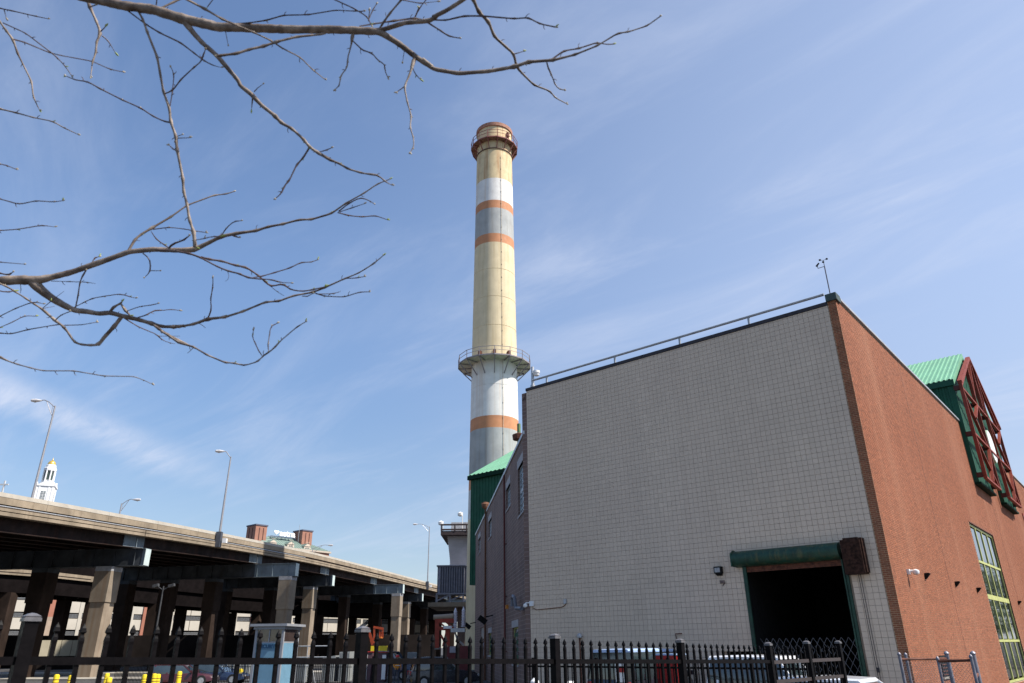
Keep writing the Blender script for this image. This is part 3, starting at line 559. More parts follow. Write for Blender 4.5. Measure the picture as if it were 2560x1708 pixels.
# ------------------------------------------------------------------ chimney stack
YC = 89.; XC = atY(1236,960,YC).x
st = thing('chimney_stack', 'tall banded cream, white and grey chimney stack with two railed platforms', 'chimney', (XC,YC,0))
OV = 2560/2350
def zf(oy, r=3.2): return atY(1236, oy*OV, YC-r).z
bands = [(280,'rim'),(405,'cream'),(456,'wht'),(474,'org'),(533,'gry'),(553,'org'),(813,'crm2'),(953,'wht'),(981,'org'),(1088,'gry'),(1118,'org'),(1186,'pale'),(9999,'crm2')]
ste = ((.34,.13,.045), .8, 1.5)
cm = dict(rim=mat('rust_rim', (.44,.22,.15), .8, .3, 4.), cream=mat('stained_cream', (.70,.56,.33), .8, .12, 1., streak=((.40,.17,.06), .65, 2.8, (.50,.66))), wht=mat('stack_white', (.76,.745,.71), .75, .08, 1., streak=((.58,.42,.28), .45, 2., (.5,.72))),
  org=mat('stack_orange', (.56,.25,.12), .75, .1, 1., streak=((.42,.22,.13), .4, 1.5)), gry=mat('stack_grey', (.38,.395,.39), .75, .12, .6, streak=((.27,.24,.20), .6, 2.2, (.48,.72)), mott=((.46,.46,.43), .7, .5)), crm2=mat('stack_cream', (.73,.61,.40), .8, .08, .8, streak=((.50,.38,.20), .6, 2.4, (.48,.72)), mott=((.60,.50,.31), .5, .4)), pale=mat('stack_pale', (.60,.60,.58), .8, .1, .8, streak=((.4,.38,.34), .5, 1.3)))
def rad_at(z):  # measured half widths
    # pixel half width 45 px at z(405ov), 61 px at z(1000ov)
    za, zb = zf(405), zf(1000); ra = 45.6*((Vector((XC,YC,za))-CAM).dot(FW))/F; rb = 61.4*((Vector((XC,YC,zb))-CAM).dot(FW))/F
    return ra+(rb-ra)*(z-za)/(zb-za)
zt = zf(284, 2.9)+.4; 0 and print('stack top', zt, rad_at(zt), rad_at(0))
prev = zt
names = list(cm)
for i in range(1, len(bands)):
    zb = max(GZ, zf(bands[i][0], 3.)) if bands[i][0] < 9000 else GZ
    hi = prev; k = max(1, int((hi-zb)/4.)); m_ = MB()
    prof = []
    for j in range(k+1):
        z = zb+(hi-zb)*j/k; prof.append((rad_at(z), z))
        if 0 < j < k: prof += [(rad_at(z)-.03, z+.005), (rad_at(z)-.03, z+.06), (rad_at(z+.065), z+.065)]
    m_.lathe((XC,YC,0), prof, 64, cap=False); m_.build('shell_band', cm[bands[i][1]], st, world=True, smooth=True); prev = zb
rt = rad_at(zt)
m_ = MB(); m_.lathe((XC,YC,0), [(rt-.3,zt-1.0),(rt-.02,zt-.55),(rt+.16,zt-.5),(rt+.2,zt+.05),(rt-.35,zt+.08),(rt-.35,zt-3)], 64, cap=False); m_.build('rim', cm['rim'], st, world=True, smooth=True)
m_ = MB(); m_.lathe((XC,YC,0), [(rt-.36,zt-3.1),(rt-.36,zt-3.0)], 40); m_.build('flue_cover', M['black'], st, world=True)
# ladder-like cable line down the front right
m_ = MB(); an = R_(-68)
pts = [(XC+math.cos(an)*(rad_at(z)+.08), YC+math.sin(an)*(rad_at(z)+.08), z) for z in np.linspace(GZ, zt-6, 30)]
m_.tube(pts, .025, 5)
for z in np.arange(2, zt-6, 2.): r_ = rad_at(z); m_.box(XC+math.cos(an)*(r_+.05)-.04, XC+math.cos(an)*(r_+.05)+.04, YC+math.sin(an)*(r_+.05)-.04, YC+math.sin(an)*(r_+.05)+.04, z, z+.08)
m_.build('lightning_cable', mat('cable_rust', (.5,.42,.32), .8), st, world=True)
def platform(zp, ro, mf, ms, tag_, nseg=15, br=1.6, rh=1.1, a0=0.):
    r = rad_at(zp)
    P = lambda rr, k, z: Vector((XC+rr*math.cos(a0+2*math.pi*k/nseg), YC+rr*math.sin(a0+2*math.pi*k/nseg), z))
    m_ = MB()
    for k in range(nseg):
        m_.add([P(r-.05,k,zp),P(ro,k,zp),P(ro,k+1,zp),P(r-.05,k+1,zp),P(r-.05,k,zp-.06),P(ro,k,zp-.06),P(ro,k+1,zp-.06),P(r-.05,k+1,zp-.06)], [(0,3,2,1),(4,5,6,7),(1,2,6,5)])
    pl = m_.build('platform', mf, st, world=True, label=tag_)
    def sub(n_, mb, m__): o = mb.build(n_, m__, pl); o.data.transform(Matrix.Translation(-Vector(st.location))); return o
    m_ = MB()
    for k in range(nseg): m_.bar(P(ro,k,zp-.02), P(ro,k+1,zp-.02), .06, .17); 
    sub('toe_board', m_, ms)
    for hh, w in ((rh,.06),(rh*.55,.05)):
        m_ = MB()
        for k in range(nseg): m_.bar(P(ro,k,zp+hh), P(ro,k+1,zp+hh), w, w)
        sub('rail', m_, ms)
    for k in range(nseg):
        m_ = MB(); m_.bar(P(ro,k,zp-.1), P(ro,k,zp+rh+.02), .09, .09, up=(1,0,0)); sub('rail_post', m_, ms)
        m_ = MB(); m_.bar(P(ro-.05,k,zp-.14), P(r+.02,k,zp-br), .11, .11); m_.bar(P(r,k,zp-.12), P(ro,k,zp-.12), .10, .14); sub('bracket', m_, ms)
    return pl
z1 = zf(322, 4.3)+1.45; z2 = zf(806, 4.6)-.4
platform(z1, rad_at(z1)*1.335, mat('plate_rust', (.30,.16,.12), .8), mat('rail_redbrown', (.28,.10,.085), .7), 'rust stained upper platform ring', br=1.5, a0=R_(15), rh=1.25)
m_ = MB(); r = rad_at(z1-1.5); m_.lathe((XC,YC,0), [(r,z1-1.62),(r+.12,z1-1.6),(r+.12,z1-1.48),(r,z1-1.46)], 48, cap=False); m_.build('ring_beam', mat('ring_dark', (.14,.08,.06), .8), st, world=True)
platform(z2, rad_at(z2)*1.6, mat('plate_grey', (.58,.54,.45), .7), mat('rail_grey', (.28,.25,.27), .6), 'grey lower platform ring', br=1.9, a0=R_(8))
for zp, angs in ((z2+.3,(-125,-88,-52)),(z1+.9,(-42,))):
    for a in angs:
        r = rad_at(zp); c_, s_ = math.cos(R_(a)), math.sin(R_(a)); m_ = MB(); m_.obox((XC+c_*(r+.15),YC+s_*(r+.15),zp+.55), (c_*.2,s_*.2,0), (-s_*.18,c_*.18,0), (0,0,.38)); m_.tube([(XC+c_*(r+.3),YC+s_*(r+.3),zp+.5),(XC+c_*(r+.3),YC+s_*(r+.3),zp-.3)], .06, 6); m_.build('port', M['rust'], st, world=True)
# green plant mast seen between stack and wing roof
p = atY(1297,1060,62.); gm = thing('green_plant_mast', 'thin green pole with rusty collar rising behind the wing roof', 'mast', (p.x,p.y,0)); z0_ = atY(1297,1120,62.).z; m_ = MB(); m_.tube([(0,0,z0_-6),(0,0,p.z)], .16, 8); m_.build('pole', mat('moss_green', (.14,.22,.08), .6), gm)
zc_ = atY(1297,1093,62.).z; m_ = MB(); m_.lathe((0,0,zc_-.3), [(.2,0),(.55,.05),(.6,.5),(.25,.65)], 10); m_.build('collar', M['rust'], gm); m_ = MB(); m_.bar((.3,0,p.z-.9),(3.,.2,p.z-2.6), .1); m_.bar((1.2,0,p.z-1.3),(1.2,0,p.z-3.), .1); m_.build('stay', mat('bluish_steel', (.12,.13,.2), .5), gm)
# ------------------------------------------------------------------ louvred tank house left of the stack
YT = 97.; T = lambda x, y, Y=YT: atY(x,y,Y)
lt = thing('conveyor_tower', 'grey ribbed hopper tower with a railed top and a louvred box below', 'tower', (T(1150,1400).x,YT,0))
xl, xr = T(1122,1400).x, T(1190,1400).x; zt_ = T(1122,1338).z; m_ = MB()
pl_ = [(T(1119,1343).x, T(1119,1343).z),(T(1125,1400).x,T(1125,1400).z),(T(1125,1470).x,T(1125,1470).z),(xr+3,T(1125,1470).z),(xr+3,zt_)]
m_.prism([(a,YT,z) for a,z in pl_], (0,9,0)); body = fixn(m_.build('hopper', mat('grey_ribbed', (.46,.44,.45), .6, .15, .6), lt, world=True))
for k in range(26):
    z = pl_[2][1]+(zt_-pl_[2][1])*k/26; x0 = pl_[1][0] if z < pl_[1][1] else pl_[1][0]+(pl_[0][0]-pl_[1][0])*(z-pl_[1][1])/(pl_[0][1]-pl_[1][1])
    m_ = MB(); m_.box(x0-.04,xr+3,YT-.07,YT-.005,z,z+.09); m_.build('rib', MATS['grey_ribbed'], lt, world=True)
zd = T(1110,1340).z; m_ = MB(); m_.box(T(1104,1340).x,xr+4,YT-1.3,YT+9,zd-.05,zd+.45); m_.build('deck', mat('deck_dark', (.05,.035,.035), .7), lt, world=True)
za, zb, zc_ = zd+.4, T(1104,1316).z, T(1104,1328).z
for zz in (zb, zc_): m_ = MB(); m_.box(T(1104,1340).x,xr+4,YT-1.35,YT-1.2,zz-.1,zz+.1); m_.build('guard_rail', MATS['deck_dark'], lt, world=True)
for px in (1106,1139,1168): x_ = T(px,1320).x; m_ = MB(); m_.box(x_-.09,x_+.09,YT-1.36,YT-1.19,za,zb+.1); m_.build('guard_post', MATS['deck_dark'], lt, world=True)
m_ = MB(); m_.box(T(1126,1320).x,xr+4,YT+1,YT+7,zd+.4,T(1126,1303).z); m_.build('head_house', mat('pale_grey_sheet', (.50,.50,.52), .6), lt, world=True)
for px,py in ((1104,1310),(1152,1288)): p = T(px,py); m_ = MB(); m_.tube([(p.x+.3,YT-1,zd),(p.x+.3,YT-1,p.z+.2)], .06, 5); m_.lathe((p.x,YT-1,p.z-.35), [(.08,0),(.32,.1),(.36,.4),(.1,.6)], 10); m_.build('roof_lamp', M['white'], lt, world=True)
xa, xb = T(1099,1460).x, T(1168,1460).x+3; zl0, zl1 = T(1099,1488).z, T(1099,1423).z
m_ = MB(); m_.box(xa,xb,YT-3.0,YT,zl0,zl1); m_.build('louvre_box', mat('louvre_dark', (.05,.05,.065), .7), lt, world=True)
n = 22
for k in range(n): x_ = xa+(xb-xa)*(k+.3)/n; m_ = MB(); m_.prism([(x_,YT-3.02,zl0),(x_+.30,YT-3.35,zl0),(x_+.36,YT-3.32,zl0),(x_+.06,YT-3.02,zl0)], (0,0,zl1-zl0)); m_.build('louvre', mat('louvre_grey', (.22,.22,.26), .5), lt, world=True)
m_ = MB(); m_.box(xa-.1,xb,YT-3.4,YT,zl1,zl1+.15); m_.box(xa-.1,xb,YT-3.4,YT,zl0-.15,zl0); m_.build('frame', MATS['louvre_grey'], lt, world=True)
zf0 = T(1099,1510).z
for k in range(4):
    x_ = xa+(xb-xa)*k/4; m_ = MB(); m_.bar((x_,YT-3.2,zf0),(x_,YT-3.2,zl0), .22, .22, up=(1,0,0)); m_.build('support', MATS['louvre_grey'], lt, world=True)
    m_ = MB(); m_.bar((x_,YT-3.2,zf0+.2),(x_+(xb-xa)/4,YT-3.2,zl0-.2), .16); m_.build('brace', MATS['louvre_grey'], lt, world=True)
m_ = MB(); m_.box(xa-1.,xb,YT-3.6,YT+8,zf0-.5,zf0); m_.build('slab', M['pier'], lt, world=True)
m_ = MB(); m_.box(xa+2.5,xb,YT-1.5,YT+8,GZ,zf0-.5); m_.build('base', mat('dark_brick_base', (.12,.08,.065), .8), lt, world=True)
# ------------------------------------------------------------------ elevated highway
def ss(t): t = max(0,min(1,t)); return t*t*(3-2*t)
PY = [8.]; PX = [0.]; PH = [0.]
dY = .5
for i in range(1, int((250-8)/dY)+1):
    y = PY[-1]+dY; sx = .111+(.17-.111)*ss((y-76)/20); sh = .0563+(.006-.0563)*ss((y-72)/30); PX.append(PX[-1]+sx*dY); PH.append(PH[-1]+sh*dY); PY.append(y)
i53 = int((53-8)/dY); ox, oh = -37.85-PX[i53], 10.53+1.65-PH[i53]
PX = [x+ox for x in PX]; PH = [h+oh for h in PH]
# measured parapet line: heights follow the sight lines of the photographed edge
_ty, _th = [], []
for (mx_,my_) in ((0,1230),(376,1298.5),(500,1321.7),(554,1331.5),(772,1377),(950,1423),(1098,1462.8)):
    d = ray(mx_,my_); best = min(range(len(PY)), key=lambda i: abs(CAM.x+d.x*PY[i]/d.y-PX[i])); _ty.append(PY[best]); _th.append(CAM.z+d.z*PY[best]/d.y)
_ty = [8.]+_ty+[250.]; _th = [_th[0]-(_ty[1]-8)*.0563]+_th+[_th[-1]+.2]
0 and print('highway', [(round(a,1), round(b_,2)) for a,b_ in zip(_ty,_th)])
_h = np.interp(PY, _ty, _th); _k = np.hanning(61); _k /= _k.sum(); _hp = np.convolve(np.pad(_h, 30, mode='reflect', reflect_type='odd'), _k, mode='valid'); PH = list(_hp)
def hp(Y, n=0., z=0.):
    i = max(0, min(len(PY)-2, int((Y-8)/dY))); f = (Y-PY[i])/dY; x = PX[i]+(PX[i+1]-PX[i])*f; h = PH[i]+(PH[i+1]-PH[i])*f
    sx = (PX[i+1]-PX[i])/dY; L = math.hypot(1,sx); return Vector((x+n/L, Y-n*sx/L, h+z))
def sweep(prof, Ys, fn=None):
    fn = fn or hp; b = MB(); k = len(prof); vs = [fn(Y,n_,z_) for Y in Ys for n_,z_ in prof]
    fs = [(i*k+j, (i+1)*k+j, (i+1)*k+(j+1)%k, i*k+(j+1)%k) for i in range(len(Ys)-1) for j in range(k)]
    fs += [tuple(range(k)), tuple((len(Ys)-1)*k+j for j in range(k-1,-1,-1))]; return b.add(vs, fs)
R4 = lambda n0,n1,z0,z1: [(n0,z1),(n1,z1),(n1,z0),(n0,z0)]
hy = thing('elevated_highway', 'elevated concrete highway deck with brown steel girders crossing on the left', 'viaduct', hp(60))
HL = Vector(hy.location)
bents = [22.,46.5,71.,95.7,117.,138.7,165.,190.,215.,240.]
YR = [10+4*i for i in range(60)]
sweep(R4(-20,-.3,-1.35,-1.02), YR).build('deck', M['conc'], hy, world=True)
for n_ in (-.75,-3.4,-6.1,-8.8,-11.5,-14.2,-16.9,-19.4):
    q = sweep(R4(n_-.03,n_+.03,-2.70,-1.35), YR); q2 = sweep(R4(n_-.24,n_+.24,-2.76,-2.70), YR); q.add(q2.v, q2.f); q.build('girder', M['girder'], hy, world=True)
a = 12.
while a < 236:
    c = a+7.6; ys_ = [a, (a+c)/2, c]
    wv = sweep([(-.32,0.),(-.10,0.),(.0,-.33),(-.28,-.33)][::-1][::-1], ys_); wv.build('parapet_cap', M['conclt'], hy, world=True)
    sweep(R4(-.30,-.02,-.85,-.332), ys_).build('parapet_panel', M['conc'], hy, world=True)
    a = c+.03
for i in range(len(bents)-1):
    a, c = bents[i]+.06, bents[i+1]-.06; ys_ = list(np.linspace(a,c,8))
    sweep(R4(-.30,-.12,-1.12,-.85), ys_).build('recess', M['girder'], hy, world=True)
    m_ = sweep(R4(-1.2,.14,-1.34,-1.12), ys_); m_.build('fascia', M['conc'], hy, world=True)
    m_ = sweep(R4(-1.2,.08,-1.40,-1.342), ys_); m_.build('fascia_groove', M['girder'], hy, world=True)
    m_ = sweep(R4(-1.2,.14,-1.66,-1.402), ys_); m_.build('fascia', M['conc'], hy, world=True)
    m_ = sweep(R4(-.70,-.66,-2.70,-1.66), [bents[i]-1.9,bents[i]-.05]); m_.build('bearing_panel', M['capsteel'], hy, world=True)
    m_ = sweep(R4(-.70,-.66,-2.70,-1.66), [bents[i]+.05,bents[i]+1.3]); m_.build('bearing_panel', M['capsteel'], hy, world=True)
m_ = MB(); m_.tube([hp(y,.02,-1.0) for y in np.arange(12,110,2.)], .055, 6); m_.build('conduit', M['galv'], hy, world=True, smooth=True)
sweep(R4(-20.3,-20.,-.85,0), YR).build('parapet_panel', M['conc'], hy, world=True)
# bents: cap beam + columns
def hbase(Y): return GZ
for i, Yb in enumerate(bents[:-1]):
    ext = i % 2 == 1; e1 = 5. if ext else .75
    if i == 0 or i == 1: e1 = .75
    o_ = hp(Yb); t_ = (hp(Yb+.5)-hp(Yb-.5)); t_.z = 0; t_.normalize(); rt_ = Vector((t_.y,-t_.x,0)); zt_ = o_.z-2.90; hb = 1.5
    bt = thing('highway_bent', ['cap beam and columns under the highway, mostly outside the left edge','cap beam and columns under the highway at the left edge','steel cap beam ending in a pale plate above the leftmost sunlit column','long steel cap beam on the tall column behind the guard booth','steel cap beam on the column just right of the guard booth','long steel cap beam on the sunlit column behind the orange lift','cap beam on the rusty column right of the orange lift','highway cap beam half hidden behind the louvred tower','highway cap beam hidden behind the chimney stack'][min(i,8)], 'bridge pier', (o_.x,o_.y,0), math.atan2(t_.y,t_.x)-math.pi/2, 'piers carrying the elevated highway')
    L0, L1 = -20.3, e1
    Lm = L1-5.6 if ext else L1-.35  # beyond this point the beam takes the steel with shade in its colour
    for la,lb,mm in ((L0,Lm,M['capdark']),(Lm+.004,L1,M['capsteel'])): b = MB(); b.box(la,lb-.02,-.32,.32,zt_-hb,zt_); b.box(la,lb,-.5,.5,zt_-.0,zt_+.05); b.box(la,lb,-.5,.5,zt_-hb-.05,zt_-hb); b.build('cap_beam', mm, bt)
    b = MB(); b.box(L1,L1+.04,-.42,.42,zt_-hb,zt_); b.build('end_plate', mat('end_plate_steel', (.50,.58,.56), .5, .1, 1.), bt)
    x_ = L1-1.
    while x_ > L0: b = MB(); b.box(x_-.02,x_+.02,-.45,.45,zt_-hb,zt_); b.build('stiffener', M['capsteel'] if x_ > Lm else M['capdark'], bt); x_ -= 2.1
    b = MB()
    for n_ in (-.75,-3.4,-6.1,-8.8,-11.5,-14.2,-16.9,-19.4): b.box(n_-.2,n_+.2,-.3,.3,zt_+.05,zt_+.14)
    b.build('bearing', M['conclt'], bt)
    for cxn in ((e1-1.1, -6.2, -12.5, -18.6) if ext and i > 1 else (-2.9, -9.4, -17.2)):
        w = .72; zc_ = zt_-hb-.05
        b = MB(); b.box(cxn-w,cxn+w,-w,w,GZ,zc_); outer = cxn > -4; pm_ = M['pier'] if outer else M['pierdark']; c_ = b.build('column', pm_, bt)  # inner columns take the concrete with shade in its colour
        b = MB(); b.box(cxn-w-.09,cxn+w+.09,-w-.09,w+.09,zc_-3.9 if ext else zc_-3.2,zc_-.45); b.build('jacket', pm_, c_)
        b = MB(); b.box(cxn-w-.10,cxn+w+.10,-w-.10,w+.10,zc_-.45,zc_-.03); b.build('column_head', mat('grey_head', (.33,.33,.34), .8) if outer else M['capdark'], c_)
        if ext: b = MB(); b.tube([(cxn-.3,w+.1,zc_-.2),(cxn-2.5,w+.1,zc_+.25)], .08, 6); b.build('drain_pipe', M['white'], c_)
# second viaduct behind
def rp(Y, n=0., z=0.):
    xs_ = [(60,-98,9.35+3.2),(110,-68,9.35+3.1),(131,-59.5,9.0+3.0),(152,-50.5,8.6+3.0),(180,-31,8.4+3.0),(225,-3,11.5)]
    for (a_,x0,z0),(c_,x1,z1) in zip(xs_, xs_[1:]):
        if Y <= c_ or c_ == 225: f = (Y-a_)/(c_-a_); sx = (x1-x0)/(c_-a_); L = math.hypot(1,sx); return Vector((x0+(x1-x0)*f+n/L, Y-n*sx/L, z0+(z1-z0)*f+z))
r2_ = thing('rear_viaduct', 'dark second viaduct with a pale concrete edge seen between the highway columns', 'viaduct', rp(110)); YR2 = [60,80,95,110,120,131,145,160,172,190,205,224]
sweep(R4(-9,.1,-.8,0.), [60,80,95,110,117], rp).build('edge_beam', M['conc'], r2_, world=True); sweep(R4(-8.9,.15,-.5,-.42), [60,80,95,110,116], rp).build('groove', M['girder'], r2_, world=True); sweep(R4(-9,.1,-.8,-.1), [117.1,131,145,160,172,190,205,224], rp).build('edge_beam', M['reargird'], r2_, world=True)  # far stretch of the edge beam switches to the shade-dark colour
sweep(R4(-9,-8.8,-.8,3.2), YR2, rp).build('parapet', M['reargird'], r2_, world=True)  # tall near-black sheet added to fill the gap below the deck with darkness
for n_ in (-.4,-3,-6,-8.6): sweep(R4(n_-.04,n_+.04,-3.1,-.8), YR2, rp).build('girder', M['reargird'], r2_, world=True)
for Yb in (84,95,106,118,129,140,152,165,178,190,204,218):
    for n_ in (-1.,-7.5):
        p = rp(Yb,n_); b = MB(); b.box(p.x-.8,p.x+.8,p.y-.8,p.y+.8,GZ,p.z-3.1); b.build('column', M['pierdark'], r2_, world=True)
# ------------------------------------------------------------------ street lamps
def lamp(base, H, armv, armlen, label, style, baseout=True, grp='street lamps on the elevated highway'):
    t = thing('street_lamp', label, 'street lamp', base, 0, grp); a = Vector(armv).normalized(); m = mat('lamp_steel', (.36,.35,.36), .45, .1, 6., metal=.5)
    b = MB(); b.tube([(0,0,0),(0,0,H)], [.14,.08], 10); b.build('pole', m, t, smooth=True)
    b = MB(); top = Vector((0,0,H-.15))
    if style == 'truss':
        e = a*armlen+Vector((0,0,H+.55)); b.tube([top, a*armlen*.45+Vector((0,0,H+.42)), a*armlen*.75+Vector((0,0,H+.62)), e], .045, 8); b.tube([(0,0,H-1.2), a*armlen*.35+Vector((0,0,H-.25)), a*armlen*.6+Vector((0,0,H+.5))], .035, 6); b.tube([a*armlen*.14+Vector((0,0,H-.8)), a*armlen*.14+Vector((0,0,H+.05))], .025, 5)
    else:
        e = a*armlen+Vector((0,0,H+.62)); b.tube([top, a*armlen*.35+Vector((0,0,H+.25)), a*armlen*.65+Vector((0,0,H+.6)), e], .05, 8)
    b.build('arm', m, t, smooth=True)
    sd = Vector((-a.y,a.x,0)); b = MB(); pts = [e-a*.15, e+a*.1, e+a*.45, e+a*.85, e+a*.95]; b.tube(pts, [.06,.13,.19,.15,.03], 12); o = b.build('lamp_head', mat('lamp_head_grey', (.55,.54,.55), .4), t, smooth=True)
    b = MB(); c_ = e+a*.5-Vector((0,0,.10)); b.lathe(c_, [(.02,-.13),(.13,-.09),(.17,0)], 12); b.build('lens', mat('lamp_refractor', (.45,.45,.45), .15), t, smooth=True)
    if baseout: b = MB(); b.box(-.28,.28,-.28,.28,-1.7,-.0); b.build('base_box', mat('dark_box', (.06,.065,.08), .5), t); b = MB(); b.box(.5,.95,-.2,.2,-1.25,-.75); b.build('meter_box', M['white'], t)
    return t
p = hp(70.,-8.,-1.); q = atY(136,1015,p.y); lamp((atY(81,1242,p.y).x,p.y,p.z), q.z-p.z, (-1,-.1,0), 1.6, 'tallest grey street lamp at left in front of the white steeple', 'truss', False)
sv_ = lambda x, a, c: min(np.arange(a,c,.1), key=lambda Y: abs(prj(hp(Y,.35))[0]-x))
p = hp(sv_(550,70,100),.35,.0); q = atY(579,1142,p.y); lamp(p, q.z-p.z, (-1,-.2,0), .95, 'grey street lamp clamped to the outside of the highway parapet, curved arm', 'bent')
p = hp(sv_(1069,120,200),.35,.0); q = atY(1073,1317,p.y); lamp(p, q.z-p.z, (-1,-.1,0), 2.9, 'grey street lamp on the parapet nearest the chimney stack', 'truss')
p = hp(97.,-19.5,-1.); q = atY(302,1259,p.y); t = lamp((atY(298,1290,p.y).x,p.y,p.z), q.z-p.z, (1,.1,0), 1.5, 'small street lamp half hidden behind the highway parapet, arm to the right', 'truss', False)
p = hp(150.,-19.5,-1.); q = atY(783,1383,p.y); lamp((atY(780,1392,p.y).x,p.y,p.z), q.z-p.z+1.0, (1,0,0), 3.2, 'distant lamp head just above the parapet in front of the office roof', 'truss', False)
# lamp mast pair under the deck
p = atY(386,1600,62.); tl_ = thing('twin_lamp', 'twin headed lamp post standing in the shade under the highway', 'street lamp', (p.x,p.y,GZ)); zt_ = atY(386,1466,62.).z-GZ
b = MB(); b.tube([(0,0,0),(0,0,zt_)], [.09,.06], 8); b.build('pole', mat('dull_lamp_steel', (.05,.05,.052), .7), tl_)
for s_ in (-1,1): b = MB(); b.tube([(0,0,zt_-.3),(s_*.5,0,zt_)], .04, 6); b.obox((s_*.65,0,zt_+.05), (.22,0,.06), (0,.16,0), (-.02,0,.10)); b.build('lamp_head', MATS['dull_lamp_steel'], tl_)
# ------------------------------------------------------------------ church steeple, cross
YS = 470.; Sx = lambda x,y: atY(x,y,YS); c0 = Sx(110,1240)
sp_ = thing('church_steeple', 'white church steeple with a small gold dome behind the highway', 'church', (c0.x,c0.y,0), R_(24)); zz = lambda y: Sx(110,y).z
wh = mat('steeple_white', (.80,.80,.80), .6, .03, .2); k_ = YS/1790*1.02
b = MB(); b.box(-20*k_,20*k_,-20*k_,20*k_,0,zz(1216)); b.build('tower', wh, sp_)
w_ = 18*k_; z0_, z1_ = zz(1262), zz(1216)
for s_ in (0,1,2,3):
    rot = Matrix.Rotation(math.pi/2*s_,4,'Z'); b = MB()
    for x_ in (-20,-12,8,16): b.box(x_*k_,(x_+4)*k_,-20.8*k_,-20*k_,z0_-20,z1_-.6)
    b.box(-22*k_,22*k_,-22*k_,-20*k_,z1_-.8,z1_+.3); b.prism([(-13*k_,-22*k_,z1_+.3),(13*k_,-22*k_,z1_+.3),(0,-22*k_,z1_+2.4)], (0,3*k_,0)); o = b.build('facade_trim', wh, sp_); o.data.transform(rot)
    b = MB(); b.box(-5*k_,5*k_,-20.5*k_,-20.05*k_,z0_+1.5,z1_-4.2); b.lathe((0,0,0),[(0,0),(0,.01)],3); o = b.build('window', mat('grey_window', (.16,.19,.2), .5), sp_); o.data.transform(rot)
    b = MB()
    for q in range(6): b.box(-5*k_,5*k_,-20.7*k_,-20.5*k_,z0_+1.8+q*.95,z0_+2.0+q*.95)
    b.box(-.3*k_,.3*k_,-20.75*k_,-20.45*k_,z0_+1.5,z1_-4.2); o = b.build('glazing_bars', wh, sp_); o.data.transform(rot)
    for sx in (-1,1): pass
b = MB(); 
for sx in (-1,1):
    for sy in (-1,1): b.lathe((sx*18*k_,sy*18*k_,z1_+.3), [(1.6*k_,0),(2.4*k_,2*k_),(1.2*k_,3.5*k_),(1.8*k_,5*k_),(.2*k_,6.5*k_)], 8)
b.build('urn', wh, sp_)
r_ = 12.5*k_; b = MB(); b.lathe((0,0,0), [(r_*1.2,z1_+.2),(r_*1.2,zz(1207)),(r_*.8,zz(1207)+.01),(r_*.8,zz(1178)),(r_*1.12,zz(1178)+.01),(r_*1.15,zz(1172)),(r_*.95,zz(1170)),(r_*.88,zz(1164)),(r_*.80,zz(1163))], 8, a0=R_(22.5)); b.build('belfry', wh, sp_)
for k in range(8):
    an = R_(45*k); c_, s_ = math.cos(an), math.sin(an); b = MB(); b.obox((c_*r_*.76,s_*r_*.76,(zz(1200)+zz(1181))/2), (c_*.12,s_*.12,0), (-s_*r_*.2,c_*r_*.2,0), (0,0,(zz(1181)-zz(1202))/2)); b.build('louvre', mat('belfry_louvre', (.05,.08,.07), .7), sp_)
    an = R_(45*k+22.5); c_, s_ = math.cos(an), math.sin(an); b = MB(); b.tube([(c_*r_*.98,s_*r_*.98,zz(1206)),(c_*r_*.98,s_*r_*.98,zz(1178))], .45, 8); b.build('belfry_post', wh, sp_)
b = MB(); hd = zz(1152)-zz(1163); b.lathe((0,0,zz(1163)), [(r_*.74*math.cos(a*math.pi/16),hd*math.sin(a*math.pi/16)) for a in range(8)]+[(.35,hd*1.0),(.5,hd*1.15),(.15,hd*1.3),(.05,hd*1.75)], 24); b.build('dome', mat('gold_leaf', (.85,.55,.12), .3, .12, 1., metal=.55), sp_, smooth=True)
p = atY(10,1214,330.); cr = thing('rooftop_cross', 'pale cross standing up behind the highway at the left edge', 'cross', (p.x,p.y,0)); b = MB(); zb_ = atY(10,1245,330.).z; zt_ = atY(10,1202,330.).z; b.box(-.28,.28,-.28,.28,0,zt_); b.box(-2.,2.,-.27,.27,p.z+.2,p.z+.75); b.build('cross', mat('cross_grey', (.62,.62,.62), .5), cr)
b = MB(); b.lathe((0,0,0), [(4,0),(4,zb_-10),(.3,zb_)], 8); b.build('spire', mat('slate', (.15,.15,.17), .7), cr)
# ------------------------------------------------------------------ brick office with copper roof and roof sign
YA = 400.; ao = atY(700,1384,YA); AA = R_(40.3); au = Vector((math.sin(AA),math.cos(AA),0)); av = Vector((-au.y,au.x,0))
of = thing('brick_office', 'far brick office with a green copper hip roof, dormers and two square brick stacks', 'building', (ao.x,ao.y,0), math.pi/2-AA)
def oa(x, y, v=0.): p = onpl(x, y, Vector((ao.x,ao.y,0))+av*v, av)-Vector((ao.x,ao.y,0)); return p.dot(au), p.z
ur, ze_ = oa(828,1384); rg = oa(743,1347,13.); rg0 = oa(668,1341,13.); 0 and print('office', ur, ze_, rg, rg0)
rl0 = rg0[0]+1.; ul = rl0-(ur-rg[0]); zr = (rg[1]+rg0[1])/2; br2 = mat('far_brick', (.34,.165,.115), .85, .12, .3)
b = MB(); b.box(ul,ur-.8,.8,26,0,ze_); b.build('wall', br2, of); b = MB(); b.box(ul,ur,0,26.5,ze_,ze_+.9); b.build('cornice', mat('cornice_stone', (.5,.42,.34), .8), of)
hipr = rg[0]
